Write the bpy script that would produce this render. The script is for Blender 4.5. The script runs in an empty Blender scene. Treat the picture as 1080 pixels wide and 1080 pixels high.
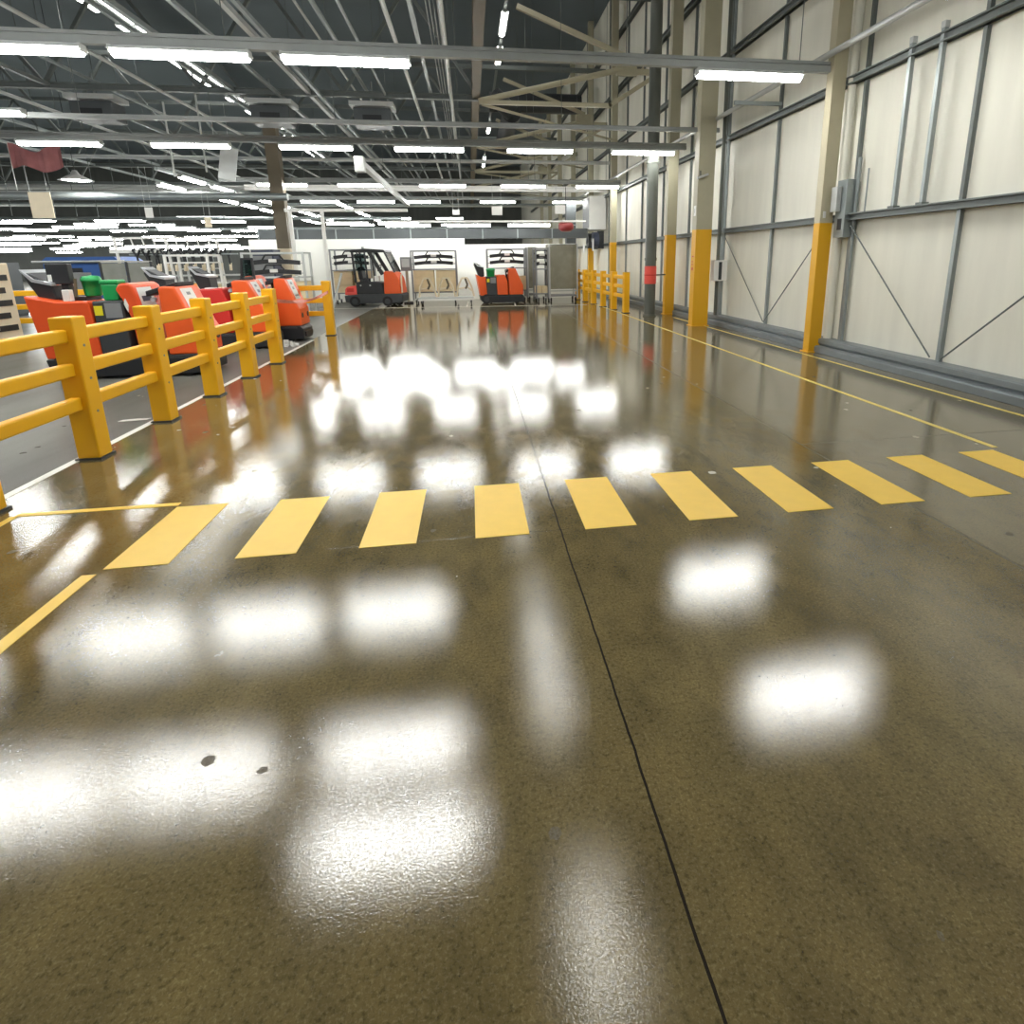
import bpy, math, random
from mathutils import Matrix, Vector
random.seed(11)
scene = bpy.context.scene
COL = scene.collection
PI = math.pi

# ------------------------------------------------------------------ materials
def mat(name, col, rough=0.5, metal=0.0, var=0.1, scale=6.0, bump=0.0, spec=0.5, coat=0.0, stretch=None):
    m = bpy.data.materials.new(name); m.use_nodes = True
    nt = m.node_tree; N = nt.nodes; L = nt.links
    p = N['Principled BSDF']
    tc = N.new('ShaderNodeTexCoord')
    src = tc.outputs['Object']
    if stretch:
        mp = N.new('ShaderNodeMapping'); mp.inputs['Scale'].default_value = stretch
        L.new(src, mp.inputs['Vector']); src = mp.outputs['Vector']
    n = N.new('ShaderNodeTexNoise'); n.inputs['Scale'].default_value = scale; n.inputs['Detail'].default_value = 5
    L.new(src, n.inputs['Vector'])
    mx = N.new('ShaderNodeMix'); mx.data_type = 'RGBA'
    mx.inputs['A'].default_value = [c*(1-var) for c in col]+[1]
    mx.inputs['B'].default_value = [min(1, c*(1+var)) for c in col]+[1]
    L.new(n.outputs['Fac'], mx.inputs['Factor']); L.new(mx.outputs['Result'], p.inputs['Base Color'])
    p.inputs['Roughness'].default_value = rough; p.inputs['Metallic'].default_value = metal
    p.inputs['Specular IOR Level'].default_value = spec
    p.inputs['Coat Weight'].default_value = coat
    if bump:
        b = N.new('ShaderNodeBump'); b.inputs['Strength'].default_value = bump; b.inputs['Distance'].default_value = 0.01
        L.new(n.outputs['Fac'], b.inputs['Height']); L.new(b.outputs['Normal'], p.inputs['Normal'])
    return m

def emit(name, col, s):
    m = bpy.data.materials.new(name); m.use_nodes = True
    nt = m.node_tree; nt.nodes.clear()
    e = nt.nodes.new('ShaderNodeEmission'); e.inputs[0].default_value = (*col, 1); e.inputs[1].default_value = s
    o = nt.nodes.new('ShaderNodeOutputMaterial'); nt.links.new(e.outputs[0], o.inputs[0])
    return m

def glass(name, col, rough=0.05):
    m = bpy.data.materials.new(name); m.use_nodes = True
    nt = m.node_tree; N = nt.nodes; L = nt.links; N.clear()
    t = N.new('ShaderNodeBsdfTransparent'); t.inputs[0].default_value = (*col, 1)
    g = N.new('ShaderNodeBsdfGlossy'); g.inputs['Roughness'].default_value = rough
    f = N.new('ShaderNodeFresnel'); f.inputs[0].default_value = 1.5
    x = N.new('ShaderNodeMixShader'); o = N.new('ShaderNodeOutputMaterial')
    L.new(f.outputs[0], x.inputs[0]); L.new(t.outputs[0], x.inputs[1]); L.new(g.outputs[0], x.inputs[2]); L.new(x.outputs[0], o.inputs[0])
    return m

def wiremesh(name, col, open_=0.4, scale=40):
    m = mat(name, col, 0.6, 0.3, 0.4, 3)
    nt = m.node_tree; N = nt.nodes; L = nt.links
    p = N['Principled BSDF']; o = N['Material Output']
    tc = N.new('ShaderNodeTexCoord')
    v = N.new('ShaderNodeTexNoise'); v.inputs['Scale'].default_value = scale
    L.new(tc.outputs['Object'], v.inputs['Vector'])
    gt = N.new('ShaderNodeMath'); gt.operation = 'GREATER_THAN'; gt.inputs[1].default_value = 0.5+0.18*(0.5-open_)
    L.new(v.outputs['Fac'], gt.inputs[0])
    t = N.new('ShaderNodeBsdfTransparent'); x = N.new('ShaderNodeMixShader')
    L.new(gt.outputs[0], x.inputs[0]); L.new(p.outputs[0], x.inputs[1]); L.new(t.outputs[0], x.inputs[2])
    L.new(x.outputs[0], o.inputs[0])
    return m

M = {}
M['cream']   = mat('cream_wall_panel', (0.80, 0.785, 0.685), 0.55, 0, 0.14, 1.3, stretch=(1, 2.5, 0.35))
M['galv']    = mat('galvanised_steel', (0.30, 0.335, 0.335), 0.45, 0.55, 0.15, 5)
M['trunk']   = mat('trunking_zinc', (0.31, 0.33, 0.32), 0.45, 0.15, 0.12, 5)
M['railg']   = mat('grey_rail_paint', (0.15, 0.17, 0.165), 0.5, 0.2, 0.15, 5)
M['pipe']    = mat('grey_pipe', (0.125, 0.135, 0.118), 0.4, 0.3, 0.35, 4, stretch=(1, 1, .3))
M['beige']   = mat('beige_steel_paint', (0.42, 0.39, 0.28), 0.5, 0, 0.12, 3)
M['brown']   = mat('brown_steel_paint', (0.15, 0.122, 0.078), 0.55, 0, 0.15, 3)
M['kerb']    = mat('kerb_steel', (0.20, 0.225, 0.235), 0.45, 0.3, 0.15, 3)
M['yellow']  = mat('yellow_barrier_plastic', (0.88, 0.46, 0.008), 0.42, 0, 0.06, 3)
M['yline']   = mat('yellow_floor_paint', (0.88, 0.58, 0.085), 0.42, 0, 0.07, 9, bump=0.05)
M['yline2']  = mat('pale_yellow_line_paint', (0.78, 0.62, 0.16), 0.4, 0, 0.15, 6)
M['wline']   = mat('white_floor_paint', (0.72, 0.72, 0.66), 0.45, 0, 0.12, 6)
M['orange']  = mat('orange_vehicle_paint', (0.74, 0.085, 0.016), 0.4, 0, 0.06, 3)
M['orange2'] = mat('bright_orange_vehicle_paint', (0.86, 0.12, 0.02), 0.4, 0, 0.05, 3)
M['red']     = mat('red_paint', (0.62, 0.03, 0.022), 0.45, 0, 0.08, 4)
M['redband'] = mat('red_plastic_band', (0.85, 0.10, 0.075), 0.45, 0, 0.1, 6)
M['black']   = mat('black_plastic', (0.016, 0.018, 0.021), 0.5, 0, 0.2, 6)
M['dark']    = mat('dark_grey_metal', (0.045, 0.05, 0.055), 0.45, 0.1, 0.2, 6)
M['rubber']  = mat('black_rubber', (0.015, 0.015, 0.016), 0.75, 0, 0.2, 12)
M['grey']    = mat('grey_plastic', (0.24, 0.25, 0.26), 0.5, 0, 0.12, 6)
M['lgrey']   = mat('light_grey_metal', (0.52, 0.54, 0.53), 0.4, 0.2, 0.1, 6)
M['white']   = mat('white_paint', (0.78, 0.78, 0.75), 0.5, 0, 0.05, 4)
M['offwhite']= mat('white_partition_board', (0.88, 0.89, 0.84), 0.5, 0, 0.04, 0.6)
M['silver']  = mat('bare_bright_metal', (0.7, 0.72, 0.75), 0.3, 0.6, 0.08, 5)
M['green']   = mat('green_plastic', (0.012, 0.33, 0.085), 0.4, 0, 0.1, 5)
M['yell2']   = mat('yellow_sticker', (0.8, 0.7, 0.02), 0.5, 0, 0.05, 8)
M['blue']    = mat('blue_machine_paint', (0.03, 0.10, 0.32), 0.45, 0, 0.15, 3)
M['navy']    = mat('navy_cabinet_paint', (0.05, 0.06, 0.10), 0.5, 0, 0.15, 3)
M['card']    = mat('brown_cardboard', (0.80, 0.66, 0.41), 0.8, 0, 0.12, 3)
M['cream2']  = mat('cream_bare_frame', (0.78, 0.68, 0.50), 0.5, 0, 0.1, 5)
M['roof']    = mat('dark_roof_sheet', (0.13, 0.16, 0.185), 0.7, 0, 0.25, 0.25)
M['hall']    = mat('grey_hall_wall', (0.085, 0.092, 0.085), 0.7, 0, 0.35, 0.5, stretch=(3, 3, .4))
M['duct']    = mat('grey_duct_metal', (0.085, 0.095, 0.10), 0.45, 0.3, 0.15, 1.5)
M['mesh']    = wiremesh('grey_green_mesh_curtain', (0.27, 0.26, 0.19), 0.2, 150)
M['cage']    = wiremesh('grey_cage_mesh', (0.36, 0.38, 0.36), 0.5, 60)
M['glass']   = glass('clear_screen', (0.80, 0.86, 0.84))
M['glassd']  = glass('smoked_screen', (0.35, 0.42, 0.42))
M['pane']    = mat('hazy_grey_pane', (0.27, 0.29, 0.27), 0.25, 0, 0.25, 3)
M['tape']    = mat('red_white_tape', (0.85, 0.25, 0.18), 0.5, 0, 0.25, 14)
M['tube']    = emit('lit_fluorescent_tube', (1.0, 1.0, 0.96), 50.0)
M['tubehi']  = emit('lit_high_strip', (1.0, 0.99, 0.93), 26.0)
M['lamp_off']= emit('bright_indicator_lamp', (1.0, 1.0, 1.0), 8.0)

def column_mat(name, top, low, zc):
    m = mat(name, top, 0.5, 0, 0.1, 3)
    nt = m.node_tree; N = nt.nodes; L = nt.links; p = N['Principled BSDF']
    src = p.inputs['Base Color'].links[0].from_socket
    g = N.new('ShaderNodeNewGeometry'); s = N.new('ShaderNodeSeparateXYZ'); L.new(g.outputs['Position'], s.inputs[0])
    lt = N.new('ShaderNodeMath'); lt.operation = 'LESS_THAN'; lt.inputs[1].default_value = zc
    L.new(s.outputs['Z'], lt.inputs[0])
    mx = N.new('ShaderNodeMix'); mx.data_type = 'RGBA'; mx.inputs['B'].default_value = (*low, 1)
    L.new(lt.outputs[0], mx.inputs['Factor']); L.new(src, mx.inputs['A']); L.new(mx.outputs['Result'], p.inputs['Base Color'])
    return m
M['colA'] = column_mat('column_paint_cream_over_yellow', (0.50, 0.455, 0.315), (0.80, 0.42, 0.012), 2.25)
M['colB'] = column_mat('column_paint_stone_over_yellow', (0.44, 0.415, 0.30), (0.80, 0.42, 0.012), 2.36)

def floor_mat():
    m = bpy.data.materials.new('polished_sealed_concrete'); m.use_nodes = True
    nt = m.node_tree; N = nt.nodes; L = nt.links; p = N['Principled BSDF']
    tc = N.new('ShaderNodeTexCoord'); O = tc.outputs['Object']
    sx = N.new('ShaderNodeSeparateXYZ'); L.new(O, sx.inputs[0])
    def math_(op, a, b=None, c=None):
        n = N.new('ShaderNodeMath'); n.operation = op
        for i, q in enumerate((a, b, c)):
            if q is None: continue
            if isinstance(q, (int, float)): n.inputs[i].default_value = q
            else: L.new(q, n.inputs[i])
        return n.outputs[0]
    def noise(sc, det=4, rough=.55, stretch=None):
        n = N.new('ShaderNodeTexNoise'); n.inputs['Scale'].default_value = sc; n.inputs['Detail'].default_value = det; n.inputs['Roughness'].default_value = rough
        if stretch:
            mp = N.new('ShaderNodeMapping'); mp.inputs['Scale'].default_value = stretch; L.new(O, mp.inputs[0]); L.new(mp.outputs[0], n.inputs['Vector'])
        else: L.new(O, n.inputs['Vector'])
        return n.outputs['Fac']
    def ramp(f, stops):
        r = N.new('ShaderNodeValToRGB'); e = r.color_ramp.elements
        while len(e) < len(stops): e.new(0.5)
        for k, (pos, c) in zip(e, stops): k.position = pos; k.color = (*c, 1)
        L.new(f, r.inputs[0]); return r.outputs[0]
    def mix(f, a, b, mode='MIX'):
        n = N.new('ShaderNodeMix'); n.data_type = 'RGBA'; n.blend_type = mode
        if isinstance(f, (int, float)): n.inputs['Factor'].default_value = f
        else: L.new(f, n.inputs['Factor'])
        for k, q in (('A', a), ('B', b)):
            if isinstance(q, tuple): n.inputs[k].default_value = (*q, 1)
            else: L.new(q, n.inputs[k])
        return n.outputs['Result']
    big = noise(0.55, 5)
    base = ramp(big, [(0.30, (0.108, 0.082, 0.032)), (0.52, (0.142, 0.110, 0.046)), (0.72, (0.178, 0.143, 0.066))])
    greyc = ramp(noise(1.1, 6, .6, (1, .25, 1)), [(0.3, (0.085, 0.083, 0.070)), (0.7, (0.165, 0.168, 0.150))])
    # fine aggregate speckle
    sp = noise(95, 3, .7)
    base = mix(math_('MULTIPLY', math_('SUBTRACT', sp, 0.5), 1.6), base, (0.33, 0.28, 0.165))
    spd = ramp(noise(60, 4, .7), [(0.36, (0.62, 0.62, 0.62)), (0.5, (1, 1, 1))])
    base = mix(1.0, base, spd, 'MULTIPLY')
    mot = ramp(noise(5.5, 6, .62, (1, .55, 1)), [(0.34, (0.70, 0.70, 0.72)), (0.5, (1, 1, 1)), (0.68, (1.25, 1.22, 1.16))])
    base = mix(0.8, base, mot, 'MULTIPLY')
    # uncoated bay left of the white line
    left = math_('LESS_THAN', sx.outputs['X'], -3.6)
    colr = mix(left, base, greyc)
    # a greyer strip of slab to the right of the long joint
    gs = math_('MULTIPLY', math_('GREATER_THAN', sx.outputs['X'], 2.96), 0.4)
    colr = mix(gs, colr, (0.16, 0.142, 0.096))
    # pits and chips
    v = N.new('ShaderNodeTexVoronoi'); v.inputs['Scale'].default_value = 4.3; L.new(O, v.inputs['Vector'])
    dist = noise(22, 3)
    pd = math_('ADD', v.outputs['Distance'], math_('MULTIPLY', math_('SUBTRACT', dist, 0.5), 0.16))
    sepc = N.new('ShaderNodeSeparateColor'); L.new(v.outputs['Color'], sepc.inputs[0])
    pit = math_('MULTIPLY', math_('LESS_THAN', pd, math_('MULTIPLY', sepc.outputs[0], 0.13)), math_('GREATER_THAN', sepc.outputs[1], 0.35))
    light_pit = math_('MULTIPLY', pit, math_('GREATER_THAN', sepc.outputs[2], 0.5))
    colr = mix(math_('MULTIPLY', pit, 0.55), colr, (0.05, 0.042, 0.03))
    colr = mix(math_('MULTIPLY', light_pit, 0.85), colr, (0.55, 0.52, 0.43))
    # saw-cut joints
    def near(sock, val, w): return math_('LESS_THAN', math_('ABSOLUTE', math_('SUBTRACT', sock, val)), w)
    wob = math_('MULTIPLY', math_('SUBTRACT', noise(3, 3), 0.5), 0.02)
    xw = math_('ADD', sx.outputs['X'], wob)
    j1 = near(xw, 0.4935, 0.0046)
    j2 = math_('MULTIPLY', near(sx.outputs['X'], 2.955, 0.008), math_('GREATER_THAN', sx.outputs['Y'], 2.1))
    yw = math_('ADD', sx.outputs['Y'], wob)
    j3 = math_('MULTIPLY', near(yw, 4.63, 0.006), math_('GREATER_THAN', sx.outputs['X'], 2.955))
    j4 = math_('MULTIPLY', near(yw, 3.33, 0.004), math_('LESS_THAN', math_('ABSOLUTE', math_('ADD', sx.outputs['X'], 0.2)), 0.75))
    j = math_('MAXIMUM', j1, math_('MAXIMUM', math_('MULTIPLY', j2, 0.55), math_('MAXIMUM', math_('MULTIPLY', j3, 0.6), math_('MULTIPLY', j4, .5))))
    colr = mix(j, colr, (0.018, 0.015, 0.012))
    L.new(colr, p.inputs['Base Color'])
    r0 = math_('ADD', math_('MULTIPLY', noise(2.2, 5, .6, (1, .35, 1)), 0.055), 0.036)
    r1 = math_('ADD', r0, math_('MULTIPLY', left, 0.32))
    r2 = math_('ADD', r1, math_('MULTIPLY', math_('MAXIMUM', pit, j), 0.4))
    L.new(r2, p.inputs['Roughness'])
    gr = N.new('ShaderNodeMapRange'); gr.inputs['From Min'].default_value = 0.34; gr.inputs['From Max'].default_value = 0.66; gr.inputs['To Min'].default_value = 0.25; gr.inputs['To Max'].default_value = 1.75; L.new(noise(125, 2, .7), gr.inputs['Value'])
    grain = gr.outputs[0]
    L.new(math_('MULTIPLY', grain, math_('MULTIPLY', math_('SUBTRACT', 1.0, math_('MULTIPLY', left, 0.88)), math_('SUBTRACT', 1.0, math_('MULTIPLY', math_('MAXIMUM', j, math_('MULTIPLY', pit, 0.6)), 0.98)))), p.inputs['Specular IOR Level'])
    b = N.new('ShaderNodeBump'); b.inputs['Strength'].default_value = 0.27; b.inputs['Distance'].default_value = 0.0011
    h = math_('SUBTRACT', noise(150, 3, .65), math_('MULTIPLY', math_('MAXIMUM', pit, j), 1.2))
    L.new(h, b.inputs['Height'])
    b2 = N.new('ShaderNodeBump'); b2.inputs['Strength'].default_value = 0.12; b2.inputs['Distance'].default_value = 0.004
    L.new(noise(3.5, 3, .5, (1, .5, 1)), b2.inputs['Height']); L.new(b.outputs[0], b2.inputs['Normal'])
    L.new(b2.outputs[0], p.inputs['Normal'])
    return m
M['floor'] = floor_mat()

# ------------------------------------------------------------------ mesh building
class MB:
    def __init__(s): s.v = []; s.f = []; s.m = []; s.s = []
    def _add(s, vs, fs, m=0, sm=False):
        o = len(s.v); s.v += [tuple(q) for q in vs]
        for f in fs: s.f.append([o+i for i in f]); s.m.append(m); s.s.append(sm)
        return s
    def box(s, c, d, m=0, rot=None):
        x, y, z = (q/2 for q in d)
        vs = [Vector((a*x, b*y, e*z)) for a in (-1, 1) for b in (-1, 1) for e in (-1, 1)]
        if rot is not None: vs = [rot @ q for q in vs]
        vs = [q+Vector(c) for q in vs]
        return s._add(vs, [(0,1,3,2),(4,6,7,5),(0,4,5,1),(2,3,7,6),(0,2,6,4),(1,5,7,3)], m)
    def span(s, a, b, m=0):
        return s.box([(p+q)/2 for p, q in zip(a, b)], [abs(q-p) for p, q in zip(a, b)], m)
    def bar(s, p0, p1, w, h, m=0):
        p0 = Vector(p0); p1 = Vector(p1); d = (p1-p0); l = d.length; d.normalize()
        up = Vector((0, 0, 1)) if abs(d.z) < 0.98 else Vector((0, 1, 0))
        r = d.cross(up).normalized(); u = r.cross(d)
        R = Matrix((r, d, u)).transposed()
        return s.box((p0+p1)/2, (w, l, h), m, R)
    def tube(s, p0, p1, r, n=12, m=0, r1=None, cap=True):
        p0 = Vector(p0); p1 = Vector(p1); d = (p1-p0).normalized(); r1 = r if r1 is None else r1
        up = Vector((0, 0, 1)) if abs(d.z) < 0.98 else Vector((0, 1, 0))
        a = d.cross(up).normalized(); b = d.cross(a)
        vs = []
        for P, q in ((p0, r), (p1, r1)):
            for i in range(n):
                t = 2*PI*i/n; vs.append(P+a*(q*math.cos(t))+b*(q*math.sin(t)))
        s._add(vs, [(i, (i+1) % n, n+(i+1) % n, n+i) for i in range(n)], m, True)
        if cap: s._add(vs, [tuple(range(n))[::-1], tuple(range(n, 2*n))], m)
        return s
    def path(s, pts, r, n=8, m=0):
        for a, b in zip(pts, pts[1:]): s.tube(a, b, r, n, m)
        return s
    def prism(s, prof, y0, y1, m=0, axis='y'):
        n = len(prof)
        f = {'y': lambda a, b, t: (a, t, b), 'x': lambda a, b, t: (t, a, b), 'z': lambda a, b, t: (a, b, t)}[axis]
        vs = [f(a, b, y0) for a, b in prof]+[f(a, b, y1) for a, b in prof]
        fs = [(i, (i+1) % n, n+(i+1) % n, n+i) for i in range(n)]+[tuple(range(n))[::-1], tuple(range(n, 2*n))]
        return s._add(vs, fs, m)
    def lathe(s, prof, c=(0, 0, 0), n=24, m=0):
        vs = []; fs = []
        k = len(prof)
        for i in range(n):
            t = 2*PI*i/n
            for r, z in prof: vs.append((c[0]+r*math.cos(t), c[1]+r*math.sin(t), c[2]+z))
        for i in range(n):
            for j in range(k-1):
                a = i*k+j; b = ((i+1) % n)*k+j
                fs.append((a, b, b+1, a+1))
        return s._add(vs, fs, m, True)
    def build(s, name, mats, parent=None, bevel=0.0, loc=None):
        me = bpy.data.meshes.new(name); me.from_pydata(s.v, [], s.f)
        for q in (mats if isinstance(mats, (list, tuple)) else [mats]): me.materials.append(q)
        me.polygons.foreach_set('material_index', s.m); me.polygons.foreach_set('use_smooth', s.s)
        me.update()
        import bmesh
        bm = bmesh.new(); bm.from_mesh(me); bmesh.ops.recalc_face_normals(bm, faces=bm.faces); bm.to_mesh(me); bm.free()
        o = bpy.data.objects.new(name, me); COL.objects.link(o)
        if loc: o.location = loc
        if parent: o.parent = parent
        if bevel:
            b = o.modifiers.new('soft_edge', 'BEVEL'); b.width = bevel; b.segments = 2; b.limit_method = 'ANGLE'; b.angle_limit = 0.6
        return o

def tag(o, label, cat, group=None):
    o['label'] = label; o['category'] = cat
    if group: o['group'] = group
    return o
def thing(name, label, cat, loc=(0, 0, 0), rz=0, group=None):
    o = bpy.data.objects.new(name, None); COL.objects.link(o); o.location = loc; o.rotation_euler = (0, 0, rz)
    o.empty_display_size = 0.1
    return tag(o, label, cat, group)
def copy_tree(o, parent=None):
    c = o.copy(); COL.objects.link(c)
    if parent: c.parent = parent
    for ch in [q for q in bpy.data.objects if q.parent == o]: copy_tree(ch, c)
    return c
def struct(o): o['kind'] = 'structure'; return o

ORD = ['first','second','third','fourth','fifth','sixth','seventh','eighth','ninth','tenth','eleventh','twelfth']

# ------------------------------------------------------------------ setting
XW = 6.42
def build_setting():
    struct(MB().span((-70, -8, -0.2), (XW+0.2, 72, 0)).build('floor', M['floor']))
    struct(MB().span((-70, -8, 12.4), (XW+0.2, 72, 12.6)).build('ceiling', M['roof']))
    struct(MB().span((XW, -8, 0), (XW+0.2, 72, 12.4)).build('wall_right', M['cream']))
    struct(MB().span((-70, 72, 0), (XW+0.2, 72.2, 12.4)).build('wall_back', M['hall']))
    struct(MB().span((-70.2, -8, 0), (-70, 72, 12.4)).build('wall_left', M['hall']))
    # kerb: stepped steel plinth
    k = MB().prism([(6.10, 0), (6.10, 0.10), (6.13, 0.12), (6.20, 0.12), (6.20, 0.14), (6.17, 0.16), (6.17, 0.235), (6.20, 0.25), (XW, 0.25), (XW, 0)], -8, 40)
    struct(k.build('baseboard_right', M['kerb'], bevel=0.006))
    n = 1
    # horizontal sheeting rails
    for z, d in ((2.27, 0.11), (4.41, 0.12), (6.28, 0.13), (8.3, 0.15), (10.3, 0.15)):
        b = MB().span((6.24, -8, z), (6.38, 60, z+0.02)).span((6.24, -8, z+d-0.02), (6.38, 60, z+d)).span((6.30, -8, z), (6.36, 60, z+d))
        b.span((6.36, -8, z+0.02), (XW, 60, z+d-0.02))
        struct(b.build('trim_%d' % n, M['railg'])); n += 1
    # vertical joint posts between panels
    for y in (4.55, 6.92, 9.12, 11.77, 14.25, 16.6, 19.0, 21.4, 23.6, 26.6, 31.5, 36.4, 41, 46):
        b = MB()
        struct(MB().span((6.36, y-0.03, 0.25), (XW, y+0.03, 2.27)).build('trim_%d' % n, M['galv'])); n += 1
        for z0, z1 in ((2.38, 4.41), (4.53, 6.28), (6.41, 8.3), (8.45, 10.3), (10.45, 12.4)): b.span((6.36, y-0.028, z0), (XW, y+0.028, z1))
        struct(b.build('trim_%d' % n, M['railg'])); n += 1
build_setting()

# ------------------------------------------------------------------ floor markings
BX0, BS, BW, BY0, BL = -2.1628, 0.7042, 0.341, 3.3052, 0.8557
names = ['leftmost crosswalk bar, nearest the yellow barrier', 'crosswalk bar second from the left, over pale reflections', 'crosswalk bar third from the left',
 'crosswalk bar fourth from the left, left of the floor joint', 'crosswalk bar fifth from the left, just right of the floor joint', 'crosswalk bar fifth from the right',
 'crosswalk bar fourth from the right', 'crosswalk bar third from the right', 'crosswalk bar second from the right', 'rightmost crosswalk bar, cut off by the photo edge']
for k in range(10):
    x = BX0+k*BS
    o = MB().span((0, 0, 0), (BW, BL, 0.003)).build('crosswalk_bar', M['yline'], loc=(x, BY0, 0.0005))
    tag(o, 'yellow painted '+names[k], 'floor marking', 'yellow crosswalk bars on the concrete')
def line(p, q, w, m, name, label, z=0.003):
    p = Vector((*p, 0)); q = Vector((*q, 0)); d = (q-p).normalized(); r = Vector((d.y, -d.x, 0))*w/2
    b = MB()._add([p-r, p+r, q+r, q-r, (p-r)+Vector((0, 0, z)), (p+r)+Vector((0, 0, z)), (q+r)+Vector((0, 0, z)), (q-r)+Vector((0, 0, z))],
                  [(3, 2, 1, 0), (4, 5, 6, 7), (0, 1, 5, 4), (1, 2, 6, 5), (2, 3, 7, 6), (3, 0, 4, 7)])
    return tag(b.build(name, m, loc=(0, 0, 0.0005)), label, 'floor marking')
line((4.60, 4.22), (4.66, 22.0), 0.055, M['yline2'], 'floor_line', 'long thin yellow line running from the crosswalk down the right side of the floor')
line((5.80, 2.5), (5.80, 16.0), 0.05, M['yline2'], 'floor_line', 'thin yellow line close along the kerb of the cream wall')
line((-3.56, 4.45), (-3.56, 13.4), 0.07, M['wline'], 'floor_line', 'white painted line along the foot of the yellow barrier')
line((-5.6, 22.35), (4.3, 21.35), 0.09, M['wline'], 'floor_line', 'faint white line across the far floor in front of the trolleys')
line((-3.22, 4.215), (-2.17, 4.215), 0.05, M['yline'], 'floor_line', 'thin yellow line from the barrier end to the leftmost crosswalk bar')
line((-3.22, 4.19), (-3.22, 2.9), 0.05, M['yline'], 'floor_line', 'short yellow line at the left photo edge below the barrier post')
line((-2.205, 3.25), (-2.225, 1.4), 0.075, M['yline'], 'floor_line', 'yellow line slanting to the left photo edge in front of the crosswalk')
line((1.62, 21.8), (1.75, 24.5), 0.05, M['wline'], 'floor_line', 'short white bay line beside the far orange tractor')
line((-0.2, 21.9), (-0.15, 24.5), 0.05, M['wline'], 'floor_line', 'short white bay line left of the far orange tractor')

# ------------------------------------------------------------------ yellow barriers
RZ = (1.11, 0.82, 0.52)
def barrier(label, start, ang, posts, gaps=(), h=1.27, w=0.185, extra=0.0):
    t = thing('safety_barrier', label, 'barrier', (*start, 0), ang)
    post = None
    for s in posts:
        if post is None:
            post = MB().box((0, 0, h/2+0.006), (w, w, h-0.012)).build('post', M['yellow'], t, bevel=0.014)
            MB().box((0, 0, 0.009), (w+0.03, w+0.03, 0.018)).build('base_plate', M['dark'], post)
            for z in RZ: MB().tube((w/2-0.005, 0, z-0.09), (w/2+0.005, 0, z-0.09), 0.012, 8).build('bolt', M['grey'], post)
            post.location = (0, s, 0)
        else:
            q = copy_tree(post, t); q.location = (0, s, 0)
    ps = sorted(posts)
    for i, (a, b) in enumerate(zip(ps, ps[1:])):
        if i in gaps: continue
        for z in RZ: MB().span((-0.042, a+w/2-0.004, z-0.058), (0.042, b-w/2+0.004, z+0.058)).build('rail', M['yellow'], t, bevel=0.016)
    if extra:
        a = ps[-1]
        for z in RZ: MB().span((-0.042, a+w/2-0.004, z-0.058), (0.042, a+extra, z+0.058)).build('rail', M['yellow'], t, bevel=0.016)
    return t
X0 = -3.4486
barrier('yellow three-rail post barrier beside the white line on the left', (X0-0.016, 4.27), -0.0122, [0, 1.23, 2.45, 3.67, 4.90, 6.12])
barrier('yellow three-rail barrier running left behind the orange tractors from a single post', (-3.35, 14.2), PI/2, [0, 2.9, 5.8], extra=2.4)
barrier('distant yellow post and rail barrier beside the grey pipe, along the cream wall', (4.83, 17.75), 0.055, [0, 1.3, 2.6, 3.9, 5.2, 6.5])
# tape between the last post and the corner post
b = MB(); p0 = Vector((-3.30, 10.48, 1.06)); p1 = Vector((-3.30, 14.1, 1.02))
pts = [p0.lerp(p1, i/14)+Vector((0, 0, -0.10*math.sin(PI*i/14))) for i in range(15)]
for i in range(14):
    a, c = pts[i], pts[i+1]; tw = 0.5*math.sin(i*0.9); tw2 = 0.5*math.sin((i+1)*0.9)
    u = Vector((math.sin(tw), 0, math.cos(tw)))*0.03; u2 = Vector((math.sin(tw2), 0, math.cos(tw2)))*0.03
    th = Vector((0.003, 0, 0))
    b._add([a-u, a+u, c+u2, c-u2, a-u+th, a+u+th, c+u2+th, c-u2+th], [(0,1,2,3),(7,6,5,4),(1,5,6,2),(0,3,7,4)])
tag(b.build('barrier_tape', M['tape']), 'red and white tape strung across the gap between two yellow barrier posts', 'tape')
b = MB()
for i in range(5):
    a = i*1.25; b.prism([(0.05*math.cos(a), 0.05*math.sin(a)), (0.16*math.cos(a+.3), 0.14*math.sin(a+.3)), (0.12*math.cos(a+.9), 0.15*math.sin(a+.9))], 0.0, 0.05+0.04*(i % 3), axis='z')
tag(b.build('crumpled_wrapper', M['white'], loc=(-3.78, 12.5, 0.001)), 'crumpled white plastic wrapper on the floor behind the barrier', 'litter')
o = MB().prism([(0, 0), (0.28, 0.03), (0.30, 0.09), (0.16, 0.10), (0.02, 0.07)], 0, 0.004, axis='z').build('paper_scrap', M['white'], loc=(-3.95, 6.75, 0.001))
tag(o, 'flat white paper scrap on the grey floor behind the second barrier post', 'litter')

# ------------------------------------------------------------------ right wall: columns and fittings
def ibeam(b, x0, x1, y0, y1, z0, z1, tf=0.03):
    # flanges face -X / +X, web between
    b.span((x0, y0, z0), (x0+tf, y1, z1)).span((x1-tf, y0, z0), (x1, y1, z1))
    ym = (y0+y1)/2; b.span((x0+tf, ym-0.02, z0), (x1-tf, ym+0.02, z1))
    return b
def column(label, x0, x1, y0, y1, m, ztop=12.39, h=True):
    t = thing('steel_column', label, 'column', ((x0+x1)/2, (y0+y1)/2, 0))
    cx, cy = t.location.x, t.location.y
    b = MB(); b.span((x0-cx, y0-cy, 0.015), (x1-cx, y1-cy, ztop))
    b.build('shaft', m, t, bevel=0.008)
    MB().span((x0-cx-0.03, y0-cy-0.03, 0), (x1-cx+0.03, y1-cy+0.03, 0.015)).build('base_plate', M['yellow'], t)
    return t
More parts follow.
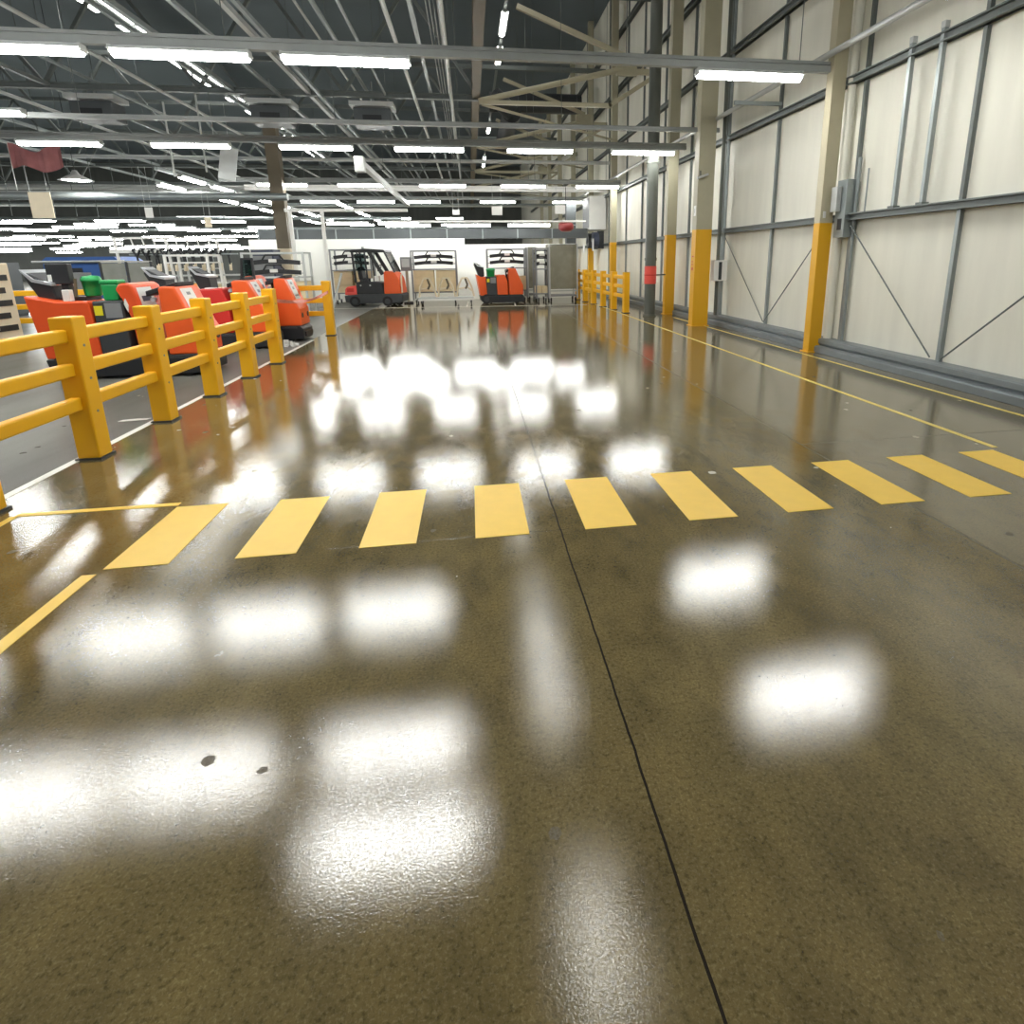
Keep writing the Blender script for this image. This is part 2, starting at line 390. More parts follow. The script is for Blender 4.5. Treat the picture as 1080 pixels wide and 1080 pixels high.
column('slim cream column with yellow lower part, nearest along the cream wall', 5.985, 6.225, 9.42, 9.60, M['colA'])
colB = column('thick stone-coloured column with yellow lower part and red marks', 5.49, 5.90, 13.78, 14.05, M['colB'])
column('narrow column with dull yellow lower part just right of the grey pipe', 5.84, 6.14, 16.95, 17.15, M['colB'])
for y, s in ((24.4, 'yellow-footed column behind the distant yellow barrier, nearer of two'), (29.1, 'yellow-footed column behind the distant yellow barrier, farther of two')):
    column(s, 5.95, 6.2, y, y+0.25, M['colB'])
for i, y in enumerate((34, 39, 44, 49)): tag(column('', 5.95, 6.2, y, y+0.25, M['colB']), 'column of the cream wall hidden far beyond the mesh cart', 'column', 'far wall columns')
# grey pipe with red band
t = thing('vertical_pipe', 'thick grey vertical pipe with a red band near the cream wall', 'pipe', (5.27, 16.66, 0))
MB().tube((0, 0, 0), (0, 0, 12.38), 0.165, 28).build('pipe_body', M['pipe'], t)
MB().tube((0, 0, 0), (0, 0, 0.05), 0.20, 28).build('base_flange', M['pipe'], t)
b = MB().tube((0, 0, 0.95), (0, 0, 1.46), 0.176, 28); r = b.build('red_band', M['redband'], t); 
MB().tube((0, 0, 1.19), (0, 0, 1.22), 0.181, 28).build('strap', M['red'], r)
MB().tube((0, 0, 4.3), (0, 0, 4.36), 0.185, 28).build('collar', M['pipe'], t)
MB().tube((0, 0, 1.62), (0, 0, 1.70), 0.18, 28).build('collar', M['pipe'], t)
b = MB(); q = [(-0.18+0.07*math.cos(a), 0, 0.85+0.09*math.sin(a)) for a in [i*PI/8 for i in range(17)]]; b.path(q, 0.007, 6); b.build('wire_loop', M['lgrey'], t)
MB().tube((0.17, 0.0, 1.2), (0.555, 0.30, 1.2), 0.02, 8).build('stay_bar', M['dark'], t)
# marks and plate on the thick column
b = MB()
for z in (1.72,): b.span((-0.002, -0.06, z-0.015), (0, 0.04, z+0.015))
for z in (1.60, 1.53): b.span((-0.002, -0.015, z-0.022), (0, 0.035, z+0.012))
b.tube((-0.002, 0, 1.42), (0, 0, 1.42), 0.045, 16)
o = b.build('red_marking', M['red'], colB); o.location = (5.488-colB.location.x, 13.92-colB.location.y, 0)
o = MB().span((-0.006, -0.075, 2.68), (0, 0.06, 2.92)).build('small_plate', M['white'], colB); o.location = (5.489-colB.location.x, 13.90-colB.location.y, 0); o['label'] = 'white number plate'
MB().span((-0.002, -0.012, 2.75), (0, 0.008, 2.85)).build('plate_figure', M['grey'], o).location = (-0.006, 0, 0)
# fitting on the column: small spot lamp on a bracket
t = thing('bracket_lamp', 'small silver lamp on a bracket high on the thick column', 'lamp', (5.52, 13.70, 3.56))
MB().tube((-0.10, -0.05, -0.04), (0.16, -0.07, 0.05), 0.028, 12).build('lamp_barrel', M['silver'], t)
MB().tube((-0.02, 0.08, 0.0), (-0.02, -0.05, 0.0), 0.018, 8).tube((-0.02, -0.04, 0), (-0.03, -0.05, 0.13), 0.014, 8).build('bracket', M['dark'], t)
o = MB().span((0, 0, 0), (0.05, 0.006, 0.11)).build('notice_plate', M['white'], loc=(6.03, 9.412, 2.33)); tag(o, 'tiny framed plate on the slim cream column at the paint line', 'sign')
# isolator box by the slim column with conduits
t = thing('switch_box', 'grey switch box beside the slim cream column, on the middle wall rail', 'electrical box', (6.30, 9.20, 2.0))
MB().span((-0.10, -0.13, 0.0), (0.07, 0.13, 0.92)).build('mounting_panel', M['galv'], t)
MB().span((-0.19, 0.0, 0.42), (-0.10, 0.16, 0.82)).build('box_body', M['lgrey'], t, bevel=0.01)
MB().span((-0.11, -0.06, 0.12), (-0.10, 0.04, 0.30)).build('socket', M['black'], t)
t = thing('conduit', 'thin grey conduit pair rising from the switch box beside the slim column', 'pipe', (6.36, 9.0, 0.25))
MB().tube((0, 0.04, 0.0), (0, 0.04, 3.0), 0.03, 10).build('conduit_pipe', M['galv'], t)
MB().tube((0, -0.2, 2.1), (0, -0.2, 2.8), 0.012, 8).build('conduit_pipe', M['galv'], t)
t = thing('downpipe', 'wide cream downpipe on the wall right behind the slim cream column', 'pipe', (6.335, 9.41, 0.25))
MB().tube((0, 0, 0), (0, 0, 12.1), 0.07, 18).build('pipe_body', M['cream'], t)
for y, s in ((7.49, 'grey upright strut between the two wall rails, right one of the close pair'), (8.05, 'grey upright strut between the two wall rails, left one of the close pair')):
    t = thing('wall_strut', s, 'strut', (6.29, y, 2.38))
    MB().span((-0.03, -0.03, 0), (0.03, 0.03, 2.22)).build('strut_bar', M['galv'], t)
    MB().span((-0.06, -0.06, 0), (0.05, 0.06, 0.03)).build('foot_plate', M['railg'], t)
    MB().span((-0.035, -0.035, 2.2), (0.035, 0.035, 2.28)).build('end_clip', M['lgrey'], t)
# isolator next to thick column
t = thing('switch_box', 'white switch box with dark slot on the conduits beside the thick column', 'electrical box', (6.12, 13.75, 1.12))
MB().span((-0.17, -0.1, 0), (0.17, 0.1, 0.5)).build('box_body', M['white'], t, bevel=0.012)
MB().span((-0.05, -0.107, 0.03), (0.03, -0.1, 0.46)).build('front_slot', M['dark'], t)
t = thing('conduit', 'pair of grey conduits running up the wall behind the white switch box', 'pipe', (6.30, 13.93, 0.25))
MB().tube((-0.14, 0.0, 0), (-0.14, 0, 8.5), 0.045, 12).build('conduit_pipe', M['pipe'], t)
MB().tube((0.0, 0.02, 0), (0.0, 0.02, 8.5), 0.035, 12).build('conduit_pipe', M['galv'], t)
# cable braces
def brace(p, q, label):
    t = thing('wire_brace', label, 'brace', p)
    d = Vector(q)-Vector(p); MB().tube((0, 0, 0), d, 0.011, 6).build('brace_rod', M['railg'], t)
brace((6.30, 6.99, 0.3), (6.30, 9.05, 2.2), 'thin diagonal wire brace just right of the slim cream column')
brace((6.30, 6.80, 0.3), (6.30, 4.62, 2.2), 'thin diagonal wire brace running up to the right photo edge')
brace((6.365, 11.85, 0.3), (6.365, 14.05, 2.2), 'thin diagonal wire brace just right of the thick column')
brace((6.30, 11.70, 0.3), (6.30, 9.70, 2.2), 'thin diagonal wire brace just left of the slim cream column')
# long pipe along the columns and cross bracket
t = thing('service_pipe', 'light grey pipe running along the cream wall above the upper rail', 'pipe', (5.90, 0, 4.86))
MB().tube((0, -6, 0), (0, 40, 0), 0.05, 14).build('pipe_body', M['lgrey'], t)
t = thing('wall_bracket', 'short grey bracket arm between the thick column and the upper rail', 'bracket', (6.2, 11.6, 4.62))
MB().span((-0.9, -0.03, 0), (0.1, 0.03, 0.07)).build('bracket_arm', M['galv'], t)
# wall unit and reels far along the wall
t = thing('heater_unit', 'large white wall heater box high on the far right wall', 'heater', (6.0, 28.0, 3.0))
MB().span((-0.45, -1.0, 0), (0.35, 0.6, 1.5)).build('casing', M['white'], t, bevel=0.03)
MB().span((-0.47, -0.9, 0.1), (-0.45, 0.5, 1.4)).build('grille', M['grey'], t)
for y, s, m in ((27.3, 'navy hose reel on the far right wall, nearer one', 'navy'), (28.6, 'dark hose reel on the far right wall, farther one', 'dark')):
    t = thing('hose_reel', s, 'hose reel', (5.9, y, 2.55))
    MB().tube((-0.12, 0, 0), (0.12, 0, 0), 0.36, 24).build('drum', M[m], t)
    MB().tube((-0.18, 0, 0), (-0.12, 0, 0), 0.1, 16).build('hub', M['grey'], t)
    MB().span((0.1, -0.05, -0.4), (0.4, 0.05, 0.4)).build('bracket', M['dark'], t)
o = MB().span((0, 0, 0), (0.02, 0.45, 0.4)).build('notice', M['white'], loc=(5.70, 28.9, 1.98)); tag(o, 'white notice under the farther hose reel', 'sign')
o = MB().span((0, 0, 0), (0.02, 0.25, 0.55)).build('notice', M['white'], loc=(5.70, 26.8, 2.05)); tag(o, 'narrow white notice beside the navy hose reel', 'sign')
t = thing('fire_bell', 'dark red round hanging unit above the mesh cart', 'fan', (4.15, 25.2, 3.05))
MB().lathe([(0.0, 0.22), (0.22, 0.2), (0.33, 0.08), (0.33, -0.1), (0.2, -0.2), (0, -0.22)]).build('body', mat('dark_red_paint', (0.22, 0.02, 0.02), 0.35), t)
MB().tube((0, 0, 0.2), (0, 0, 1.6), 0.015, 8).build('hanger_rod', M['dark'], t)
t = thing('duct_riser', 'blue-grey duct rising at the corner right of the mesh cart', 'duct', (5.35, 31.0, 2.3))
MB().span((-0.25, -0.25, 0), (0.25, 0.25, 2.3)).build('duct_body', M['duct'], t)
MB().span((-0.27, -0.27, 1.1), (0.27, 0.27, 1.15)).build('flange', M['galv'], t)
MB().span((-0.06, -0.06, -2.3), (0.06, 0.06, 0)).build('support_leg', M['galv'], t)

# ------------------------------------------------------------------ lamps
PROTO = {}
def lamp(x, y, z, label, group=None, ln=1.8, rz=0.0, key='row', w=0.18, mtl='tube'):
    k = (key, ln, w, mtl)
    if k not in PROTO:
        t = thing('fluorescent_lamp', label, 'lamp', (x, y, z), rz, group)
        MB().span((-ln/2, -w*0.68, 0.022), (ln/2, w*0.68, 0.034)).span((-ln/2, -w*0.30, 0.034), (ln/2, w*0.30, 0.085)).span((-ln/2, -w*.42, -0.02), (-ln/2+0.035, w*.42, 0.085)).span((ln/2-0.035, -w*.42, -0.02), (ln/2, w*.42, 0.085)).build('housing', M['lgrey'], t)  # wide thin plate above the diffuser is added to cut uplight
        pr = [(w/2*math.cos(a), 0.02+0.085*math.sin(a)) for a in [PI+PI*i/8 for i in range(9)]]
        MB().prism(pr, -ln/2+0.035, ln/2-0.035, axis='x').build('diffuser', M[mtl], t)
        PROTO[k] = t
    else:
        t = copy_tree(PROTO[k]); t.location = (x, y, z); t.rotation_euler = (0, 0, rz)
        tag(t, label, 'lamp', group)
        if not group and 'group' in t: del t['group']
    return t
LZ = 4.62
def trunk(y, z, x0, x1, label, d=0.16, ang=0.0, m='trunk', name='cable_trunking'):
    t = thing(name, label, 'trunking', (x1, y, z), ang)
    MB().span((x0-x1, -0.05, 0), (0, 0.05, d*0.62)).build('channel', M[m], t)
    MB().span((x0-x1, -0.035, d*0.70), (0, 0.035, d)).build('cable_tray', M[m], t)
    if d > 0.12:
        for i in range(int((x1-x0)/2.9)):
            x = -0.6-2.9*i
            MB().tube((x, 0, d), (x, 0, 12.38-z), 0.008, 6).build('hanger_rod', M['railg'], t)
    return t
def row(y, z, xs, where, wd=0.18, ky='row'):
    for i, x in enumerate(xs):
        lamp(x, y, z-0.09, 'lit white strip lamp, %s from the left %s' % (ORD[i], where), w=wd, key=ky)
trunk(9.55, LZ, -24, 6.05, 'nearest grey lamp trunking across the top of the photo')
row(9.55, LZ, (-5.97, -3.84, -1.63, 4.60), 'on the nearest overhead trunking')
for x in (-8.1, -10.3, -12.5, -14.7, -16.9, -19.1): lamp(x, 9.55, LZ-0.09, 'unseen strip lamp added for illumination, nearest trunking beyond the left edge', 'lamps beyond the left edge')  # out of view, added to light the hall from the left
trunk(6.45, LZ, -24, 6.05, 'grey lamp trunking above the photo, lamps seen reflected near the bottom')
for x in (-5.62, -3.68, -1.30, 4.56, -7.8, -10, -12.2): lamp(x, 6.45, LZ-0.09, 'lit strip lamp mirrored in the near floor, overhead out of the picture', 'lamps overhead out of the picture')
lamp(-1.16, 5.2, LZ-0.09, 'lit strip lamp mirrored in the near floor, overhead out of the picture', 'lamps overhead out of the picture')
trunk(14.0, LZ-0.02, -30, 6.05, 'bare grey trunking between the first and second rows of lamps', 0.10)
trunk(16.32, LZ, -30, 6.1, 'grey lamp trunking of the second row, ending at the grey pipe')
row(16.32, LZ, (-9.56, -6.66, -3.72, -0.91, 2.0, 4.87), 'in the second overhead row')
lamp(-9.2, 13.3, LZ-0.09, 'lit strip lamp cut by the left photo edge ahead of the second row')
for x in (-12.5, -15.4, -18.3, -21.2, -24.1): lamp(x, 16.35, LZ-0.09, 'lit strip lamp of the second row beyond the left photo edge', 'lamps beyond the left edge')
trunk(23.9, LZ, -9, 6.2, 'grey lamp trunking of the third row')
row(23.9, LZ, (-6.81, -3.93, -0.91, 2.23, 5.25), 'in the third overhead row')
trunk(26.4, LZ-0.02, -9, 6.2, 'pale bright trunking just beyond the third row of lamps', 0.22, m='white')
trunk(30.3, LZ, -9, 6.2, 'grey lamp trunking of the fourth row')
row(30.3, LZ, (-7.0, -4.4, -2.2, 1.52, 5.2), 'in the fourth overhead row')
trunk(24.6, 3.2, -3.2, 4.9, 'thin white low trunking above the parts racks', 0.07, m='white')
row(24.6, 3.18, (-2.4, 0.02, 2.5), 'on the thin white low trunking', 0.10, 'low')
for x, s in ((-3.1, 'right part'), (-5.3, 'left part')): lamp(x, 27.5, 3.35, 'lit strip lamp low over the racks at the %s of the white partition' % s)
# behind the camera: an unseen lamp row added for fill light
for x in (-9, -5, -1, 3): lamp(x, 0.5, LZ-0.09, 'unseen strip lamp added behind the camera as fill light', 'unseen fill lamps added behind the camera')
# aisle rows running away from the viewer
def aisle(x, ys, z, where, ln=1.8):
    for i, y in enumerate(ys): lamp(x, y, z, 'lit lamp of the %s, %s from the near end' % (where, ORD[i]), ln=ln, rz=PI/2)
aisle(-9.45, [22.8+2.5*i for i in range(9)], LZ-0.1, 'left aisle double line, right-hand line')
aisle(-10.5, [23.6+2.5*i for i in range(9)], LZ-0.25, 'left aisle double line, left-hand line')
aisle(-6.35, [31.8+2.4*i for i in range(6)], LZ-0.1, 'short aisle line above the white posts')
t = thing('cable_trunking', 'grey trunking over the left aisle line of lamps', 'trunking', (-9.95, 21.5, LZ+0.05))
MB().span((-0.06, 0, 0), (0.06, 27, 0.1)).build('channel', M['galv'], t)
t = thing('cable_trunking', 'sloping white bus bar leading back from the second row of lamps', 'trunking', (-2.75, 16.6, LZ-0.33))
MB().bar((0, 0, -0.05), (-0.1, 13.2, 0.05), 0.16, 0.14).build('channel', M['lgrey'], t); MB().span((-0.12, -0.1, -0.3), (0.12, 0.15, 0.08)).build('end_box', M['lgrey'], t)
# high strips under the roof
HZ = 11.0
for i, (y, l) in enumerate(((7.9, 2.4), (13.8, 2.4), (16.4, 2.4), (18.9, 2.0), (26.1, 2.4), (28.9, 0.5), (30.8, 0.5), (39.6, 1.0), (45.0, 3.2), (50.8, 1.6), (58, 2.0), (62, 2.0))):
    lamp(1.8, y, HZ, 'lit lamp of the high line beside the brown beam, %s from the viewer' % ORD[i], ln=l, rz=PI/2, w=0.22, key='hi', mtl='tubehi')
t = thing('cable_trunking', 'dark trunking carrying the high line of lamps beside the brown beam', 'trunking', (1.8, 5, HZ+0.09)); MB().span((-0.06, 0, 0), (0.06, 60, 0.08)).build('channel', M['galv'], t)
for j, (x, w_) in enumerate(((-13.45, 'left'), (-12.75, 'right'))):
    for i, (y, l) in enumerate(((26.2 if j else 25.2, 3.0), (29.2, 2.4), (33.2, 2.4), (35.6, 2.4), (39.4, 1.6), (42.6, 2.0), (45.5, 2.0), (50, 2.4), (55, 2.4), (58, 2.0))):
        lamp(x, y, HZ, 'lit lamp of the high double line at upper left, %s line, %s from the viewer' % (w_, ORD[i]), ln=l, rz=PI/2, w=0.22, key='hi', mtl='tubehi')
t = thing('cable_trunking', 'dark trunking carrying the high double line at upper left', 'trunking', (-13.1, 10, HZ+0.09)); MB().span((-0.45, 0, 0), (0.45, 55, 0.06)).build('channel', M['galv'], t)
# far left bays: many lamps
n = 0
for y in (35.5, 38.5, 41.5, 45, 49, 54, 59.5, 65.5):
    for i in range(9):
        x = -14.5-(4.1 if y < 45 else 5.3)*i+random.uniform(-.5, .5)
        lamp(x, y+random.uniform(-.3, .3), 3.95+random.uniform(-.25, .25), 'one of many lit strip lamps over the far left bays', 'strip lamps over the far left bays', w=0.4, key='far', ln=2.4)
for y in (26, 31, 36, 41, 46, 52):
    for i in range(7):
        x = -13.5-3.6*i
        if y < 30 and i < 1: continue
        lamp(x+random.uniform(-.4, .4), y, 2.75+random.uniform(-.1, .1), 'low lit workstation lamp among the far left machines', 'low workstation lamps at far left', w=0.25, key='far2', ln=1.8)
for y in (40, 47):
    for i in range(3): lamp(-8+3.4*i, y, 4.4, 'lit strip lamp far beyond the white partition', 'lamps beyond the white partition', key='far3', ln=1.8, w=0.14)
# bay lamp with a reflector, left
t = thing('bay_lamp', 'small white bay lamp with reflector hanging at far left', 'lamp', (-12.0, 20.9, 4.25))
MB().lathe([(0.06, 0.3), (0.12, 0.18), (0.45, 0.0), (0.43, -0.01), (0.1, 0.12)]).build('reflector', M['lgrey'], t); MB().tube((0, 0, 0.01), (0, 0, 0.03), 0.36, 20).build('diffuser', M['tube'], t); MB().tube((0, 0, .3), (0, 0, 8.1), 0.01, 6).build('hanger_rod', M['dark'], t)

# ------------------------------------------------------------------ roof steel
def truss(y, label):
    t = thing('roof_truss', label, 'roof truss', (0.5, y, 6.5))
    b = MB().span((-46, -0.09, 0), (0, 0.09, 0.02)).span((-46, -0.09, 0.14), (0, 0.09, 0.16)).span((-46, -0.015, 0.02), (0, 0.015, 0.14)); b.build('bottom_chord', M['railg'], t)
    MB().span((-46, -0.08, 3.0), (5.7, 0.08, 3.16)).build('top_chord', M['railg'], t)
    for i in range(11):
        x = -2.0*2*i
        MB().bar((x, 0, 0.12), (x-2.0, 0, 3.0), 0.09, 0.09).build('web_member', M['railg'], t)
        MB().bar((x-2.0, 0, 3.0), (x-4.0, 0, 0.12), 0.09, 0.09).build('web_member', M['railg'], t)
    return t
for i, y in enumerate((19.5, 26.7, 33.9, 41.1)):
    truss(y, 'grey lattice roof truss, %s from the viewer' % ORD[i])
    t = thing('knee_brace_frame', 'beige roof strut frame between brown beam and cream wall, %s from the viewer' % ORD[i], 'roof strut', (0.5, y-0.15, 6.46))
    MB().tube((0, 0, 0.0), (4.56, 0, 1.04), 0.085, 14).build('strut', M['beige'], t)
    MB().bar((0, 0, -0.03), (4.2, 0, -0.03), 0.12, 0.12).build('tie_beam', M['beige'], t)
    MB().bar((1.25, 0, 2.64), (4.75, 0, 1.36), 0.12, 0.14).build('strut', M['beige'], t)
    MB().bar((4.1, 0, -0.05), (5.75, 0, 0.95), 0.12, 0.12).build('strut', M['beige'], t)
    MB().bar((0.1, 0.05, -0.08), (5.7, 5.2, -0.08), 0.07, 0.07).build('tie_rod', M['beige'], t)
    MB().span((4.35, -0.06, 0.85), (5.0, 0.06, 1.35)).build('gusset', M['beige'], t)
    MB().span((5.0, -0.06, 0.9), (5.75, 0.06, 1.05)).build('tie_beam', M['beige'], t)
t = thing('roof_beam', 'brown steel beam running away overhead at the middle of the photo', 'roof beam', (0.42, 4, 6.55))
MB().span((-0.12, 0, 0), (0.12, 56, 0.03)).span((-0.02, 0, 0.03), (0.02, 56, 0.42)).span((-0.12, 0, 0.42), (0.12, 56, 0.45)).build('beam_section', M['brown'], t)
PUR = [(-8.5, 6.5, .09, 'lgrey'), (-5.32, 6.5, .12, 'galv'), (-4.5, 6.6, .16, 'lgrey'), (-4.15, 6.5, .12, 'galv'), (-1.42, 6.5, .10, 'lgrey'), (-0.33, 6.5, .10, 'lgrey'), (-0.95, 6.7, .12, 'galv'),
 (-12.95, 6.5, .10, 'lgrey'), (-6.6, 6.6, .16, 'galv'), (-7.1, 6.7, .12, 'galv'), (-2.3, 6.6, .07, 'galv'), (-2.9, 6.8, .10, 'galv'), (-3.5, 7.2, .06, 'lgrey'), (-10.2, 6.7, .09, 'galv'), (-11.4, 6.6, .14, 'galv'), (-15.5, 6.6, .14, 'galv'), (-18.5, 6.6, .14, 'galv')]
for i, (x, z, w, m) in enumerate(sorted(PUR)):
    w *= 0.72
    t = thing('overhead_pipe_run', 'overhead steel run leading back through the hall, %s' % (ORD[i]+' from the left' if i < 9 else ['eighth','seventh','sixth','fifth','fourth','third','second','first'][i-9]+' left of the brown beam'), 'pipe run', (x, 8, z))
    if w < 0.075: MB().tube((0, 0, 0), (0, 46, 0), w*0.7, 10).build('pipe_body', M[m], t)
    else: MB().span((-w/2, 0, -w/2), (w/2, 46, w/2)).build('pipe_body', M[m], t)
# bundle of thin conduits
t = thing('conduit_bundle', 'bundle of thin conduits under the roof just left of the brown beam', 'pipe run', (-0.75, 10, 7.6))
for i in range(5): MB().tube((0.09*i, 0, 0), (0.09*i, 30, 0), 0.014, 6).build('conduit_pipe', M['lgrey'], t)
# unit heaters
for x, s in ((-2.75, 'rightmost'), (-5.7, 'middle'), (-10.5, 'leftmost')):
    t = thing('unit_heater', 'grey suspended unit heater with a dark outlet slot, %s of three' % s, 'heater', (x, 19.9, 5.75))
    MB().span((-0.55, -0.3, 0), (0.55, 0.4, 0.5)).build('casing', M['duct'], t, bevel=0.02)
    MB().span((-0.28, -0.32, 0.15), (0.28, -0.3, 0.30)).build('outlet_slot', M['black'], t)
    MB().span((-0.65, -0.35, 0.55), (0.65, 0.45, 0.68)).build('top_tray', M['lgrey'], t)
    MB().tube((0, 0, 0.68), (0, 0, 1.3), 0.03, 8).build('hanger', M['galv'], t)
t = thing('duct_run', 'long dark grey duct crossing above the white partition', 'duct', (-9, 27.2, 2.65))
MB().span((0, 0, 0), (14.5, 0.6, 0.42)).build('duct_body', M['duct'], t)
for i in range(9): MB().span((1.6*i, -0.02, -0.02), (1.6*i+0.05, 0.62, 0.44)).build('flange', M['galv'], t)
t = thing('duct_run', 'dark round duct bend hanging right of the high line of lamps', 'duct', (2.1, 27, 7.9))
MB().tube((0, 0, 0), (0, 8, 0), 0.4, 20).build('duct_body', M['dark'], t); MB().tube((0, 0, 0), (-0.8, -0.4, 0.6), 0.36, 20).build('duct_elbow', M['dark'], t)
t = thing('duct_run', 'large dark duct crossing high behind the beige struts', 'duct', (1.3, 31, 9.3)); MB().tube((0, 0, 0), (4.6, 0, 0), 0.45, 20).build('duct_body', M['dark'], t)
# clutter deep in the hall: cross pipes and hangers
for i, (y, z, x0, x1) in enumerate(((21.5, 3.85, -40, -6), (22.5, 4.05, -40, -8), (28, 3.6, -40, -3), (32, 5.3, -40, 6), (36, 4.9, -40, 6), (45, 5.6, -40, 6), (50, 4.3, -40, 6), (25, 5.6, -40, 6), (29, 6.2, -40, 6))):
    t = thing('cross_pipe', 'grey pipe crossing the hall overhead, %s of the distant cross pipes' % ORD[i], 'pipe run', (x0, y, z))
    MB().tube((0, 0, 0), (x1-x0, 0, 0), 0.07 if i % 3 else 0.12, 10).build('pipe_body', M['lgrey' if i % 2 else 'galv'], t)
for i in range(16):
    y = random.choice((22.3, 26, 28.4, 31, 35)); x = -y*0.9+(i/26.0)*y*0.75
    o = MB().tube((0, 0, 0), (0, 0, 12.4-3.3), 0.014, 6).build('hanger_rod', M['railg'], loc=(x, y, 3.3+random.uniform(-.3, .8)*0))
    tag(o, 'thin pale hanger rod dropping from the roof over the left bays', 'rod', 'hanger rods over the left bays')
for x, y, z0, z1, s in ((-7.8, 19.9, 4.4, 7.3, 'white rod hanging left of the second row lamp'), (-8.85, 20.2, 4.3, 6.4, 'grey drop rod with black shoe at the aisle line')):
    tag(MB().tube((0, 0, 0), (0, 0, z1-z0), 0.03, 8).build('hanger_rod', M['lgrey'], loc=(x, y, z0)), s, 'rod')
# hanging signs, flag
def sign(x, y, z, w, h, label, m='white', tilt=0.0, rz=0.0):
    t = thing('hanging_sign', label, 'sign', (x, y, z), rz)
    o = MB().span((-w/2, -0.01, 0), (w/2, 0.01, h)).build('sign_board', M[m], t); o.rotation_euler = (0, tilt, 0)
    b = MB().tube((-w*0.4, 0, h), (-w*0.4, 0, h+1.2), 0.006, 6).tube((w*0.4, 0, h), (w*0.4, 0, h+1.2), 0.006, 6); b.build('hanger_wire', M['lgrey'], t)
sign(-7.3, 20, 4.2, 0.5, 0.95, 'tilted white hanging sign beside the left aisle lamps', 'lgrey', 0.22)
sign(-12.8, 20.4, 3.1, 0.6, 0.75, 'pale cream hanging sign at the far left among lamps', 'cream2')
sign(-9.8, 20.3, 3.1, 0.22, 0.3, 'small white hanging sign below the second lamp row at left')
sign(-8.1, 20.2, 2.8, 0.2, 0.3, 'small cream hanging sign left of the brown column', 'cream2')
sign(1.17, 24.2, 3.45, 0.42, 0.34, 'small white square sign hanging over the middle rack')
sign(3.75, 24.2, 3.5, 0.42, 0.34, 'small white square sign hanging left of the red unit')
sign(-0.5, 26, 3.6, 0.3, 0.2, 'tiny white sign hanging above the flat trolley')
t = thing('hanging_banner', 'faded red banner draped under the leftmost second-row lamp', 'banner', (-13.1, 20, 4.45))
b = MB(); N_ = 12
vs = [(1.35*i/N_, 0.06*math.sin(i*1.3), z) for i in range(N_+1) for z in ((0.0+0.1*math.sin(i*.6)), 0.72-0.25*math.sin(PI*i/N_)**2)]
vs += [(x, y+0.01, z) for x, y, z in vs]; k = 2*(N_+1)
b._add(vs, [(2*i, 2*i+2, 2*i+3, 2*i+1) for i in range(N_)]+[(k+2*i, k+2*i+1, k+2*i+3, k+2*i+2) for i in range(N_)]+[(2*i+1, 2*i+3, k+2*i+3, k+2*i+1) for i in range(N_)])
mb = mat('faded_red_cloth', (0.34, 0.13, 0.13), 0.8, 0, 0.3, 3); b.build('cloth', mb, t); MB().tube((0, 0, 0.74), (0.05, 0, 0.74), 0.01, 6).tube((0, 0, -0.6), (0.0, 0, 0.74), 0.012, 6).build('cord', M['lgrey'], t)

# ------------------------------------------------------------------ far partition and middle-ground posts
b = MB().span((-9.0, 26.0, 0), (-0.2, 26.12, 2.62)).span((-0.2, 26.0, 0), (4.7, 26.12, 2.36)).span((-0.9, 25.98, 2.30), (4.7, 26.0, 2.36))
tag(b.build('partition', M['offwhite']), 'long low white partition behind the racks at the back', 'partition')
t = thing('support_column', 'brown building column with yellow foot standing left of the white posts', 'column', (-6.9, 23.6, 0))
MB().span((-0.22, -0.2, 0), (0.22, 0.2, 6.6)).build('shaft', M['brown'], t); MB().span((-0.225, -0.205, 0), (0.225, 0.205, 2.2)).build('guard', M['cream2'], t)
t = thing('gantry', 'white goalpost frame standing behind the corner barrier post', 'frame', (-5.2, 20.6, 0))
for x in (-0.55, 0.45): MB().span((x-0.05, -0.05, 0), (x+0.05, 0.05, 3.3)).build('post', M['white'], t)
MB().span((-0.7, -0.05, 3.3), (3.2, 0.05, 3.4)).build('top_beam', M['white'], t)
MB().tube((0.42, 0.04, 0), (0.75, 0.6, 1.3), 0.04, 8).build('stay', M['lgrey'], t)

